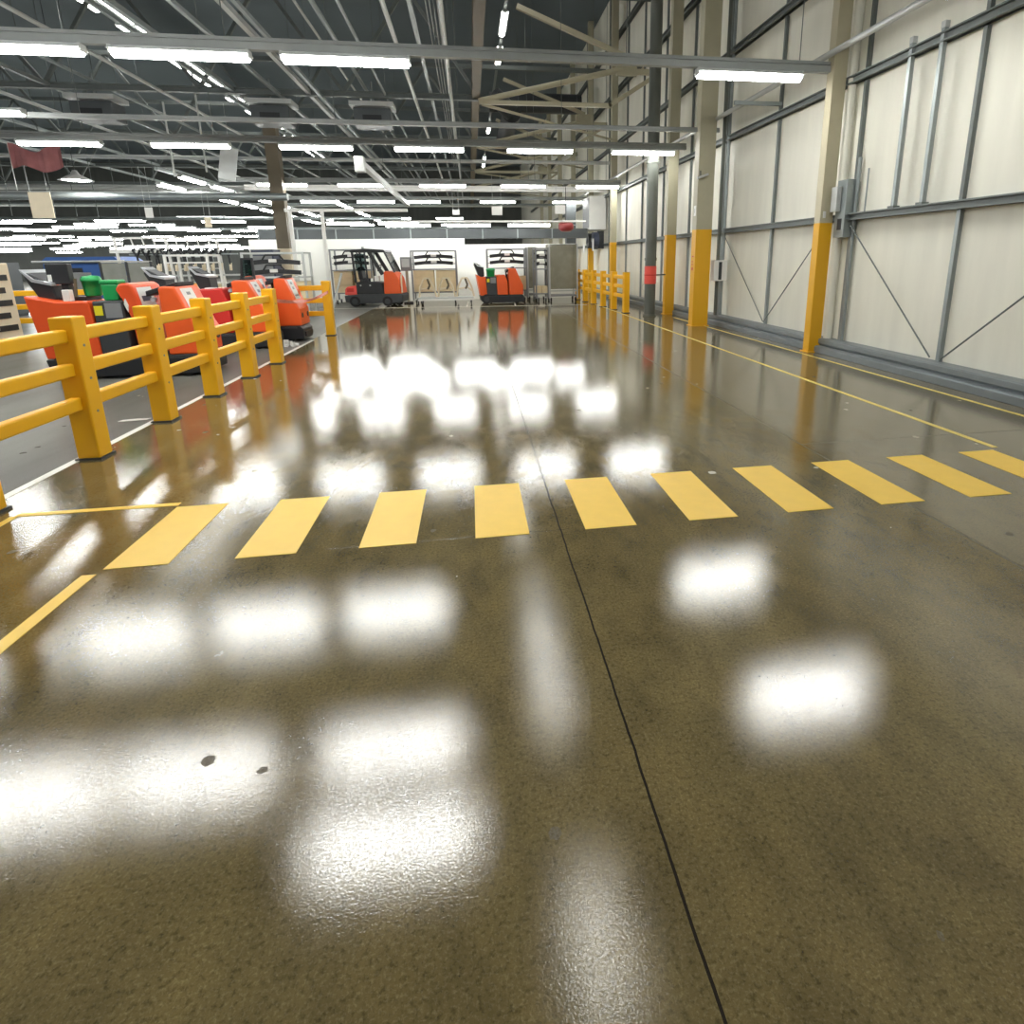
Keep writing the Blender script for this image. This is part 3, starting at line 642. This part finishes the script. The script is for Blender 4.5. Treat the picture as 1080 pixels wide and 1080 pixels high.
# ------------------------------------------------------------------ racks and trolleys
def rack(x, y, w, h, label, d=0.9, m='grey', shelves=(0.18, 1.0), rz=0.0, bars=0, boxes=0, barz=(1.45, 1.75), wheels=True, tag2=''):
    t = thing('parts_rack', label, 'rack', (x, y, 0), rz)
    for sx in (-1, 1):
        for sy in (-1, 1): MB().span((sx*w/2-0.03, sy*d/2-0.03, 0.14), (sx*w/2+0.03, sy*d/2+0.03, h)).build('upright', M[m], t)
    for z in shelves: MB().span((-w/2, -d/2, z), (w/2, d/2, z+0.04)).build('shelf', M[m], t)
    f = MB()
    for sy in (-1, 1): f.span((-w/2, sy*d/2-0.025, h-0.05), (w/2, sy*d/2+0.025, h))
    for sx in (-1, 1): f.span((sx*w/2-0.025, -d/2, h-0.05), (sx*w/2+0.025, d/2, h))
    f.build('top_frame', M[m], t)
    if wheels:
        for sx in (-1, 1):
            for sy in (-1, 1):
                c = MB().tube((sx*(w/2-0.1)-0.02, sy*(d/2-0.08), 0.07), (sx*(w/2-0.1)+0.02, sy*(d/2-0.08), 0.07), 0.07, 14).build('caster', M['rubber'], t)
                MB().span((sx*(w/2-0.1)-0.035, sy*(d/2-0.08)-0.03, 0.07), (sx*(w/2-0.1)+0.035, sy*(d/2-0.08)+0.03, 0.17)).build('caster_fork', M['grey'], c)
    for i in range(bars):
        z = barz[i]
        MB().span((-w/2+0.02, -0.3, z-0.03), (w/2-0.02, -0.27, z)).build('support_rail', M[m], t)
        n = thing('bumper_beam', 'black bumper beam on the %s rail of the %s' % (('lower', 'upper', 'top')[i], tag2), 'vehicle part', (x, y-0.30, z))
        L_ = w*0.86
        pts = [(-L_/2+L_*k/10, -0.10*math.sin(PI*k/10), 0.05*math.sin(PI*k/10)) for k in range(11)]
        b = MB()
        for p, q in zip(pts, pts[1:]): b.bar(p, q, 0.08, 0.13)
        b.build('beam', M['black'], n)
        b = MB().path([(-0.3, -0.12, 0.1), (-0.2, -0.14, 0.24), (0.2, -0.14, 0.24), (0.3, -0.12, 0.1)], 0.025, 8); b.build('hoop', M['black'], n)
        MB().span((-0.1, -0.19, 0.02), (0.12, -0.16, 0.12)).build('label_tag', M['white'], n)
    for i in range(boxes):
        bz = shelves[0]+0.042+0.285*(i//2); bx = (-0.25 if i % 2 == 0 else 0.26)*w
        o = MB().span((-w*0.23, -0.30, 0), (w*0.23, 0.30, 0.278)).build('cardboard_box', M['card'], loc=(x+bx, y, bz), bevel=0.006)
        tag(o, 'tan cardboard box, %s %s in the %s' % (('bottom', 'middle', 'top')[i//2], ('left', 'right')[i % 2], tag2), 'box', 'cardboard boxes in the back racks')
    return t
rack(-4.75, 25.0, 1.55, 2.18, 'dark grey parts rack with boxes left of the tow tractor with cab', shelves=(0.42, 1.33), bars=2, boxes=6, barz=(1.62, 1.86), tag2='rack left of the cab tractor')
rack(-1.45, 24.4, 1.75, 2.10, 'grey parts rack behind the flat trolley, right of the cab tractor', shelves=(0.42, 1.33), bars=2, boxes=6, barz=(1.58, 1.82), tag2='rack behind the flat trolley')
rack(1.5, 24.6, 1.6, 2.14, 'grey parts rack directly behind the far orange tractor', shelves=(0.42, 1.33), bars=2, boxes=4, barz=(1.58, 1.84), tag2='rack behind the far tractor')
rack(2.86, 23.9, 0.5, 2.14, 'narrow grey parts rack left of the mesh cart', shelves=(0.3, 1.28), bars=2, boxes=2, barz=(1.50, 1.80), tag2='narrow rack')
rack(-5.95, 19.4, 1.75, 2.0, 'long pale grey rack with black parts behind the barrier at left', d=0.8, m='lgrey', shelves=(0.5, 1.22), bars=2, boxes=4, barz=(1.38, 1.68), tag2='long pale rack')
rack(-7.9, 18.3, 1.1, 1.95, 'white tube rack behind the red tractor at left', d=0.8, m='white', shelves=(0.5, 1.1, 1.7), boxes=2, tag2='white tube rack')
rack(-9.0, 21.3, 1.1, 1.95, 'pale grey rack loaded low beside the white tube rack', d=0.7, m='lgrey', shelves=(0.4, 1.04, 1.5), boxes=4, tag2='low loaded rack')
# mesh cart and mesh panel
def meshcart(x, y, w, h, d, label, rz=0):
    t = thing('mesh_cart', label, 'cart', (x, y, 0), rz)
    for sx in (-1, 1):
        for sy in (-1, 1): MB().span((sx*w/2-0.03, sy*d/2-0.03, 0.12), (sx*w/2+0.03, sy*d/2+0.03, h)).build('upright', M['lgrey'], t)
    MB().span((-w/2+0.03, -d/2-0.01, 0.5), (w/2-0.03, -d/2+0.01, h)).build('mesh_panel', M['mesh'], t)
    MB().span((-w/2-0.01, -d/2+0.03, 0.5), (-w/2+0.01, d/2-0.03, h)).build('mesh_panel', M['mesh'], t)
    MB().span((w/2-0.01, -d/2+0.03, 0.5), (w/2+0.01, d/2-0.03, h)).build('mesh_panel', M['mesh'], t)
    MB().span((-w/2, -d/2, 0.2), (w/2, d/2, 0.25)).build('deck', M['grey'], t)
    MB().span((-w/2, -d/2-0.02, 0.40), (w/2, -d/2+0.02, 0.45)).build('lower_bar', M['lgrey'], t)
    MB().span((-w/2, -d/2-0.025, h-0.03), (w/2, d/2, h)).build('top_frame', M['grey'], t)
    for sx in (-1, 1):
        for sy in (-1, 1): MB().tube((sx*(w/2-0.06)-0.025, sy*(d/2-0.08), 0.08), (sx*(w/2-0.06)+0.025, sy*(d/2-0.08), 0.08), 0.08, 14).build('caster', M['rubber'], t)
meshcart(3.74, 23.9, 1.14, 2.28, 0.9, 'tall mesh-sided cart at the back right, beside the distant yellow barrier')
meshcart(2.58, 25.0, 0.38, 2.2, 0.9, 'narrow mesh-sided cart standing right of the far orange tractor')
# flat trolley with cream frames
t = thing('flat_trolley', 'low white flat trolley with cream frames in front of the middle rack', 'trolley', (-0.98, 23.2, 0))
MB().span((-1.05, -0.35, 0.24), (1.05, 0.35, 0.30)).build('deck', M['lgrey'], t)
MB().span((-1.08, -0.38, 0.18), (1.08, -0.32, 0.25)).build('side_rail', M['white'], t)
for sx in (-1, 1):
    for sy in (-1, 1):
        c = MB().tube((sx*0.95-0.02, sy*0.28, 0.085), (sx*0.95+0.02, sy*0.28, 0.085), 0.085, 14).build('caster', M['rubber'], t); MB().span((sx*.95-.035, sy*.28-.03, .08), (sx*.95+.035, sy*.28+.03, .2)).build('caster_fork', M['grey'], c)
for i, (x, r) in enumerate(((-0.73, 0.04), (0.0, -0.04), (0.73, 0.04))):
    q = thing('bent_frame', 'cream bent tube frame standing on the flat trolley, %s' % ('left', 'middle', 'right')[i], 'frame', (-0.98+x, 23.2, 0.30), r)
    MB().path([(-0.32, 0, 0), (-0.28, 0, 0.35), (-0.12, 0, 0.7), (0.1, 0, 0.72), (0.25, 0, 0.4), (0.34, 0, 0)], 0.035, 8).build('main_tube', M['cream2'], q)
    MB().path([(-0.28, 0.02, 0.3), (0.1, 0.02, 0.35), (0.3, 0.02, 0.2)], 0.028, 8).build('cross_tube', M['cream2'], q)
    MB().path([(0.02, 0, 0.7), (0.1, -0.03, 0.45), (0.02, -0.03, 0.3)], 0.04, 8).build('joint', M['brown'], q)
# loose control post between tractor and rack
t = thing('control_stand', 'pale grey control stand with a screen right of the cab tractor', 'stand', (-2.57, 24.35, 0))
MB().span((-0.18, -0.12, 0), (0.18, 0.12, 0.06)).build('foot', M['dark'], t); MB().span((-0.05, -0.05, 0.06), (0.05, 0.05, 1.3)).build('pole', M['beige'], t)
MB().span((-0.22, -0.1, 1.3), (0.2, 0.08, 1.85)).build('cabinet', M['grey'], t, bevel=0.02); MB().span((-0.16, -0.108, 1.45), (0.14, -0.1, 1.78)).build('screen', M['lgrey'], t)

# ------------------------------------------------------------------ tractors
def wheel(x, y, r, w, t):
    o = MB().tube((x, y-w/2, r), (x, y+w/2, r), r, 24).build('wheel', M['rubber'], t)
    MB().tube((x, y-w/2-0.006, r), (x, y+w/2+0.006, r), r*0.55, 18).build('wheel_hub', M['dark'], o)
def cab_tractor():
    t = thing('tow_tractor', 'black and orange seated tow tractor with cab, parked at the back', 'tow tractor', (-4.83, 23.15, 0), -0.12)
    W = 1.05
    MB().prism([(0.02, 0.18), (0.0, 0.42), (0.5, 0.46), (2.15, 0.48), (2.22, 0.42), (2.2, 0.16), (2.05, 0.12), (0.25, 0.12)], 0.0, W).build('chassis', M['dark'], t, bevel=0.02)
    b = MB().prism([(0.0, 0.44), (0.02, 0.66), (0.12, 0.76), (0.48, 0.80), (0.48, 0.44)], 0.05, W-0.05).build('rear_hood', M['redband'], t, bevel=0.03)
    MB().span((0.10, 0.035, 0.56), (0.36, 0.05, 0.70)).build('rear_vent', M['red'], b)
    MB().prism([(0.46, 0.46), (0.46, 0.92), (1.05, 0.94), (1.45, 0.90), (1.52, 0.46)], 0.04, W-0.04).build('body', M['black'], t, bevel=0.03)
    for x in (0.64, 1.0): MB().tube((x, 0.03, 0.80), (x, 0.045, 0.80), 0.03, 12).build('body_lamp', M['lgrey'], t)
    MB().prism([(1.50, 0.46), (1.54, 1.28), (1.6, 1.33), (1.95, 1.28), (2.10, 1.05), (2.18, 0.47)], 0.04, W-0.04).build('front_cowl', M['orange2'], t, bevel=0.04)
    MB().span((2.17, 0.03, 0.5), (2.21, 0.12, 1.2)).build('corner_bar', M['cream2'], t)
    for y in (0.06, W-0.06):
        MB().bar((0.46, y, 0.9), (0.42, y, 2.05), 0.06, 0.10).build('rear_pillar', M['black'], t)
        MB().bar((1.50, y, 1.2), (1.02, y, 2.1), 0.06, 0.13).build('front_pillar', M['black'], t)
        MB().bar((0.92, y, 0.9), (0.88, y, 2.06), 0.05, 0.06).build('door_post', M['black'], t)
        MB().bar((1.96, y, 1.28), (1.62, y, 2.05), 0.05, 0.06).build('screen_pillar', M['black'], t)
    MB().prism([(0.34, 2.03), (0.36, 2.12), (0.9, 2.17), (1.62, 2.12), (1.70, 2.02), (1.6, 2.03)], 0.02, W-0.02).build('roof', M['black'], t, bevel=0.02)
    MB().prism([(1.94, 1.3), (1.64, 2.03), (1.66, 2.03), (1.96, 1.3)], 0.1, W-0.1).build('windscreen', M['glass'], t)
    MB().span((0.50, 0.06, 1.35), (0.88, 0.08, 1.98)).build('side_window', M['glassd'], t)
    s = MB().prism([(0.55, 0.92), (0.55, 1.02), (0.72, 1.06), (1.02, 1.04), (1.02, 0.92)], 0.25, 0.8).prism([(0.52, 1.0), (0.48, 1.45), (0.56, 1.5), (0.64, 1.45), (0.68, 1.05)], 0.27, 0.78)
    s.build('seat', M['black'], t, bevel=0.03)
    MB().tube((1.50, 0.5, 1.15), (1.3, 0.5, 1.42), 0.03, 8).build('steering_column', M['dark'], t)
    b = MB(); q = [(1.28+0.08*math.cos(a)*0.7, 0.5+0.18*math.sin(a), 1.44+0.12*math.cos(a)) for a in [i*PI/10 for i in range(21)]]; b.path(q, 0.015, 6); b.build('steering_wheel', M['black'], t)
    MB().span((1.15, 0.15, 0.95), (1.32, 0.35, 1.15)).span((1.02, 0.1, 0.94), (1.1, 0.18, 1.06)).build('control_box', M['white'], t)
    MB().tube((0.7, 0.5, 2.14), (0.7, 0.5, 2.24), 0.05, 12).build('beacon', M['grey'], t)
    for y in (0.06, W-0.06): wheel(0.38, y, 0.20, 0.14, t); wheel(1.62, y, 0.19, 0.14, t)
    wheel(1.95, W/2, 0.15, 0.14, t)
    MB().span((-0.08, 0.35, 0.28), (0.02, 0.7, 0.34)).build('tow_hitch', M['black'], t)
    return t
cab_tractor()

def stand_tractor(loc, rz, label, box=0.86, batt=0.44, aw=0.30, gap=0.18, bw=0.50, a_box=False, screen=False, mast=False, W=0.82, hz=1.22, body='orange', ac='orange', bc='orange2'):
    t = thing('tow_tractor', label, 'tow tractor', (*loc, 0), rz)
    x1 = box; x2 = x1+batt; x3 = x2+aw; x4 = x3+gap; x5 = x4+bw
    ch = MB().prism([(0.16, 0.12), (0.12, 0.32), (x5-0.04, 0.34), (x5+0.03, 0.26), (x5+0.02, 0.04), (x1-0.1, 0.04), (x1-0.16, 0.12)], 0, W).build('chassis', M['black'], t, bevel=0.015)
    MB().span((x1+0.02, -0.012, 0.28), (x5-0.1, 0.0, 0.31)).build('skirt_strip', M['dark'], ch)
    h = MB().prism([(0.0, hz+0.04), (0.13, 0.33), (x1+0.02, 0.33), (x1-0.02, hz-0.05), (x1*0.5, hz-0.05)], 0.02, W-0.02).build('rear_hood', M[body], t, bevel=0.02)
    MB().span((0.12, 0.25, hz-0.06), (x1*0.8, W-0.2, hz+0.01)).build('hood_top_pad', M['black'], h)
    bt = MB().span((x1+0.01, 0.04, 0.34), (x2-0.01, W-0.04, hz-0.05)).build('battery_box', M['dark'], t, bevel=0.02)
    MB().span((x1+0.03, 0.03, hz-0.26), (x1+0.03+batt*0.25, 0.04, hz-0.12)).build('warning_sticker', M['yell2'], bt)['label'] = 'yellow warning sticker'
    MB().span((x1+batt*0.4, 0.03, hz-0.3), (x2-0.04, 0.04, hz-0.08)).build('battery_panel', M['grey'], bt)
    if a_box:
        a = MB().prism([(x2+0.02, 0.34), (x2-0.02, hz), (x3-0.10, hz+0.02), (x3, hz-0.25), (x3+0.02, 0.34)], 0.02, W-0.02).build('seat_hood', M[ac], t, bevel=0.03)
        MB().span((x2+0.16, 0.1, hz), (x2+0.32, 0.28, hz+0.03)).build('control_pad', M['white'], a)
    else:
        a = MB().prism([(x2+0.10, 0.34), (x2+0.08, 0.85), (x2+0.02, 1.12), (x2-0.08, 1.34), (x2-0.02, 1.42), (x2+0.10, 1.43), (x2+0.17, 1.38), (x3-0.03, 0.8), (x3+0.03, 0.34)], 0.02, W-0.02).build('seat_hood', M[ac], t, bevel=0.03)
        MB().prism([(x2+0.06, 1.0), (x2+0.02, 1.12), (x2+0.045, 1.2), (x2+0.075, 1.1)], 0.0, 0.02).build('paper_tag', M['white'], a)
    c = MB().prism([(x4+0.03, 0.34), (x4+0.02, 1.2), (x4+0.02, 1.34), (x4+0.06, 1.37), (x4+bw*0.5, 1.36), (x5-0.05, 0.80), (x5, 0.70), (x5, 0.34)], 0.02, W-0.02).build('front_cowl', M[bc], t, bevel=0.03)
    def face_label(p0, p1, par, items):
        a_ = Vector((p0[0], 0, p0[1])); e = Vector((p1[0], 0, p1[1])); d = (e-a_).normalized(); nr = Vector((-d.z, 0, d.x))
        if nr.z < 0: nr = -nr
        for nm, f0, f1, y0, y1, mm, off in items:
            p = a_.lerp(e, f0)+nr*off; q = a_.lerp(e, f1)+nr*off
            vs = [(p.x, y0, p.z), (p.x, y1, p.z), (q.x, y1, q.z), (q.x, y0, q.z)]; vs += [(x-nr.x*0.012, y, z-nr.z*0.012) for x, y, z in vs]
            MB()._add(vs, [(0,1,2,3),(7,6,5,4),(0,3,7,4),(1,5,6,2),(0,4,5,1),(3,2,6,7)]).build(nm, M[mm], par)
    it = [('cowl_label', 0.06, 0.80, 0.16, W*0.66, 'white', 0.005), ('label_print', 0.16, 0.24, W*0.36, W*0.5, 'grey', 0.008), ('label_print', 0.34, 0.44, W*0.34, W*0.5, 'grey', 0.008), ('label_print', 0.64, 0.70, 0.2, W*0.6, 'grey', 0.008)]
    face_label((x4+bw*0.5, 1.36), (x5-0.05, 0.80), c, it)
    if not a_box: face_label((x2+0.17, 1.38), (x3-0.03, 0.8), a, [('cowl_label', 0.04, 0.55, 0.1, W*0.6, 'white', 0.005), ('label_print', 0.26, 0.40, 0.16, W*0.5, 'navy', 0.008)])
    for y in (0.16, W-0.16): MB().tube((x5-0.015, y, 0.56), (x5+0.012, y, 0.56), 0.055, 16).build('headlamp', M['dark'], c)
    MB().span((x5-0.01, 0.1, 0.10), (x5+0.06, W-0.1, 0.20)).build('front_bumper', M['black'], t)
    # control head between the hoods
    MB().prism([(x3-0.02, 1.22), (x3-0.02, 1.30), (x4+0.25, 1.43), (x4+0.25, 1.37)], 0.12, W-0.12).build('dashboard', M['black'], t, bevel=0.01)
    MB().tube((x3+gap*0.5, W*0.5, 0.34), (x3+gap*0.5, W*0.5, 1.25), 0.06, 12).build('steering_column', M['black'], t)
    MB().tube((x3+gap*0.3, 0.14, 1.17), (x3+gap*0.3, 0.2, 1.17), 0.035, 12).build('key_switch', M['silver'], t)
    if screen:
        f = MB().bar((x2-0.12, 0.06, 1.15), (x2-0.04, 0.06, 1.78), 0.04, 0.05).bar((x2+0.16, 0.06, 1.2), (x2+0.16, 0.06, 1.78), 0.04, 0.05).bar((x2-0.06, 0.06, 1.78), (x2+0.18, 0.06, 1.78), 0.04, 0.04)
        f.build('screen_frame', M['black'], t); MB().prism([(x2-0.10, 1.2), (x2-0.04, 1.76), (x2+0.15, 1.76), (x2+0.15, 1.2)], 0.055, 0.065).build('side_screen', M['glassd'], t)
    if mast:
        MB().span((0.37, 0.28, hz-0.06), (0.47, 0.38, 1.46)).build('mast', M['black'], t)
        MB().span((0.22, 0.24, 1.42), (0.52, 0.36, 1.72)).build('terminal', M['black'], t, bevel=0.015)
        MB().span((0.24, 0.23, 1.46), (0.29, 0.24, 1.56)).build('terminal_tag', M['white'], t)
        MB().bar((0.52, 0.3, hz-0.05), (0.56, 0.3, 1.5), 0.03, 0.03).build('mast_stay', M['brown'], t)
    # rear console with silver rim
    MB().prism([(0.10, hz-0.03), (-0.06, 1.52), (-0.02, 1.60), (0.30, 1.42), (0.32, hz-0.03)], 0.2, W-0.15).build('backrest', M['black'], t, bevel=0.02)
    MB().prism([(-0.05, 1.60), (-0.07, 1.64), (0.08, 1.50), (0.32, 1.44), (0.32, 1.40), (0.06, 1.46)], 0.16, W-0.12).build('backrest_trim', M['silver'], t)
    for y in (0.075, W-0.075): wheel(0.36, y, 0.19, 0.14, t)
    for y in (0.09, W-0.09): wheel(x5-0.25, y, 0.10, 0.1, t)
    return t
YA = 0.0
stand_tractor((-6.45, 9.46), YA, 'large orange stand-on tow tractor at left with black mast and green bins', mast=True)
stand_tractor((-6.22, 12.2), YA, 'orange tow tractor with red middle hood, second from the left', box=0.52, batt=0.36, aw=0.58, gap=0.08, bw=0.62, a_box=True, hz=1.2, ac='red', W=0.75)
stand_tractor((-5.85, 13.25), YA, 'orange tow tractor with small smoked screen behind the last barrier post', box=0.55, batt=0.55, aw=0.36, gap=0.16, bw=0.50, screen=True, hz=1.15, W=0.74)
stand_tractor((0.22, 22.9), 0.06, 'small orange stand-on tow tractor parked at the back right', box=0.37, batt=0.42, aw=0.42, gap=0.04, bw=0.58, a_box=True, hz=1.1, W=0.8, ac='orange2', body='orange2')
def bin_(x, y, z, label, r=0.2, h=0.34):
    t = thing('green_bin', label, 'bin', (x, y, z))
    MB().lathe([(0, 0), (r*0.82, 0), (r*0.86, 0.02), (r*0.98, h*0.7), (r, h*0.7), (r, h*0.76)]).build('bin_body', M['green'], t)
    MB().lathe([(r*1.06, h*0.74), (r*1.06, h*0.80), (r*0.9, h*0.95), (0, h)]).build('lid', M['green'], t)
bin_(-5.76, 9.9, 1.232, 'green rounded bin on the left tractor, left of two', 0.125, 0.31)
t = thing('green_bin', 'green square bin on the left tractor battery box, right of two', 'bin', (-5.37, 9.72, 1.172), 0)
MB().prism([(-0.10, 0), (-0.115, 0.24), (0.115, 0.24), (0.10, 0)], -0.11, 0.11).build('bin_body', M['green'], t, bevel=0.02); MB().span((-0.125, -0.12, 0.24), (0.125, 0.12, 0.30)).build('lid', M['green'], t, bevel=0.02)
o = MB().span((-0.05, -0.05, 0), (0.05, 0.05, 0.17)).build('plastic_tub', M['white'], loc=(-5.92, 9.58, 1.172), bevel=0.01); tag(o, 'small white tub on the left tractor beside the green bin', 'tub')
bin_(0.78, 23.2, 1.052, 'dark green round bin on the far orange tractor', 0.17, 0.33)
t = thing('hard_hat', 'yellow hard hat resting on the second tractor battery box', 'helmet', (-5.53, 12.45, 1.152))
MB().lathe([(0.115, 0), (0.115, 0.02), (0.10, 0.03), (0.095, 0.12), (0.06, 0.18), (0, 0.20)]).build('shell', M['yell2'], t); MB().tube((0, 0, 0.0), (0, 0, 0.014), 0.14, 20).build('brim', M['yell2'], t)
o = MB().span((-0.14, -0.08, 0), (0.14, 0.08, 0.09)).build('white_carton', M['white'], loc=(-5.73, 12.66, 1.212), bevel=0.008); tag(o, 'flat white carton on the second tractor behind the large tractor hood', 'box')
# ------------------------------------------------------------------ left background machines
t = thing('enclosure', 'blue machine enclosure with curved top at far left behind the tractors', 'machine', (-13.2, 20.5, 0))
MB().span((0, 0, 0), (2.3, 1.2, 1.75)).build('body', M['blue'], t, bevel=0.03); MB().span((0.15, -0.03, 0.6), (1.1, 0, 1.6)).build('door', M['black'], t)
MB().prism([(0, 0), (0.2, 0.16), (2.1, 0.16), (2.3, 0)], -0.1, 1.25).build('canopy', M['blue'], t, loc=(0, 0, 1.78)); MB().tube((-0.2, -0.12, 1.80), (2.4, -0.12, 1.80), 0.03, 8).build('rail', M['lgrey'], t)
t = thing('machine_tower', 'cream slotted machine frame at the left photo edge', 'machine', (-9.48, 12.6, 0), -0.1)
MB().span((-0.5, -0.4, 0), (0.5, 0.4, 1.75)).build('body', M['cream2'], t, bevel=0.02)
for i in range(6):
    MB().span((0.05, -0.42, 0.25+0.24*i), (0.42, -0.40, 0.36+0.24*i)).build('slot', M['dark'], t)
    MB().span((0.5, -0.3, 0.22+0.24*i), (0.52, 0.2+0.1*(i % 2), 0.33+0.24*i)).build('slot', M['black'], t)
for z in (0.5, 1.2): MB().span((0.5, -0.38, z), (0.60, -0.2, z+0.16)).build('bracket', M['cream2'], t)
MB().span((-0.3, -0.3, 1.75), (0.3, 0.3, 1.86)).build('cap', M['lgrey'], t)
for i, (x, y, w, h, m, lab) in enumerate(((-10.3, 16.2, 0.9, 1.5, 'grey', 'grey seat-backed machine left of the orange tractor'), (-7.35, 22.4, 0.75, 2.15, 'navy', 'navy tall cabinet between the pale racks'), (-16.5, 22, 2.2, 1.8, 'duct', 'grey machine cabinet left of the blue enclosure'))):
    t = thing('machine_cabinet', lab, 'cabinet', (x, y, 0)); MB().span((-w/2, 0, 0.08), (w/2, 0.8, h)).build('body', M[m], t); MB().span((-w/2+.03, .03, 0), (w/2-.03, .77, .08)).build('plinth', M['dark'], t)
    MB().span((-w/2+0.06, -0.015, h*0.55), (w/2-0.06, 0, h*0.9)).build('panel', M['grey'], t)
# overhead rack of hanging black parts
t = thing('hanging_conveyor', 'white frame holding rows of black hanging parts behind the tractors', 'conveyor', (-10.2, 19.2, 0))
for x in (0.0, 1.4, 2.8): MB().bar((x, 0, 0), (x-0.15, 0, 2.45), 0.06, 0.06).build('post', M['white'], t)
MB().span((-0.3, -0.05, 2.02), (1.1, 0.05, 2.12)).build('beam', M['white'], t); MB().span((-0.2, -0.04, 2.42), (3.2, 0.04, 2.47)).build('beam', M['white'], t)
MB().span((0.2, -0.03, 1.95), (3.2, 0.04, 1.99)).build('beam', M['galv'], t); MB().span((-0.2, -0.04, 1.32), (3.2, 0.04, 1.37)).build('beam', M['lgrey'], t)
for i in range(9): MB().bar((0.3*i, 0, 2.44), (0.3*i+0.08, 0, 2.1), 0.03, 0.03).build('bracket', M['white'], t)
for i in range(20):
    back = i >= 10; k = i % 10
    q = thing('hanging_part', 'black Y-shaped part hanging in the %s of the conveyor, %s from the left' % ('back row' if back else 'front row', ORD[k]), 'vehicle part', (-9.75+0.25*k+(0.12 if back else 0), 19.5 if back else 19.10, 1.94), 0.15*math.sin(i*2.1))
    MB().path([(-0.1, 0, 0.16), (0, 0, -0.04), (0.1, 0, 0.16)], 0.03, 7).path([(0, 0, -0.04), (0.02, 0, -0.28)], 0.03, 7).path([(-0.1, 0, 0.16), (-0.03, 0, 0.2)], 0.03, 7).build('arm', M['black'], q)
    MB().tube((0.02, -0.02, -0.46), (0.02, 0.02, -0.24), 0.04, 8).build('bracket', M['cream2'], q)
t = thing('glazed_screen', 'grey two-pane screen in a dark frame behind the tractors', 'screen', (-9.2, 16.3, 0), -0.05)
for x in (0, 0.62, 1.2): MB().span((x-0.025, -0.025, 0), (x+0.025, 0.025, 1.76)).build('frame_post', M['dark'], t)
MB().span((-0.025, -0.02, 1.74), (1.225, 0.02, 1.78)).build('top_bar', M['lgrey'], t)
for x in (0.03, 0.65): MB().span((x, -0.008, 0.3), (x+0.54, 0.008, 1.73)).build('pane', M['pane'], t)
# ------------------------------------------------------------------ camera, world, colour
cam = bpy.data.cameras.new('camera'); co = bpy.data.objects.new('camera', cam); COL.objects.link(co)
r = Vector((0.98797461, -0.15416123, -0.01185263)); u = Vector((0.0478926, 0.2322379, 0.97147921)); f = Vector((0.1470118, 0.96036445, -0.23682833))
mw = Matrix((r, u, -f)).transposed().to_4x4(); mw.translation = (0, 0, 1.7); co.matrix_world = mw
cam.sensor_width = 36; cam.sensor_fit = 'HORIZONTAL'; cam.lens = 599.42/1080*36
cam.shift_x = (540-592.0)/1080; cam.shift_y = (419.19-540)/1080
cam.clip_start = 0.05; cam.clip_end = 300
scene.camera = co
w = bpy.data.worlds.new('world'); scene.world = w; w.use_nodes = True
w.node_tree.nodes['Background'].inputs[0].default_value = (0.9, 0.95, 1.0, 1); w.node_tree.nodes['Background'].inputs[1].default_value = 0.12
scene.view_settings.view_transform = 'Standard'; scene.view_settings.look = 'None'
scene.view_settings.gamma = 1.0; scene.view_settings.use_curve_mapping = False
scene.view_settings.exposure = 0.0
scene.cycles.max_bounces = 6; scene.cycles.diffuse_bounces = 4; scene.cycles.glossy_bounces = 4; scene.cycles.transparent_max_bounces = 12
scene.cycles.sample_clamp_indirect = 8.0
scene.cycles.use_light_tree = True
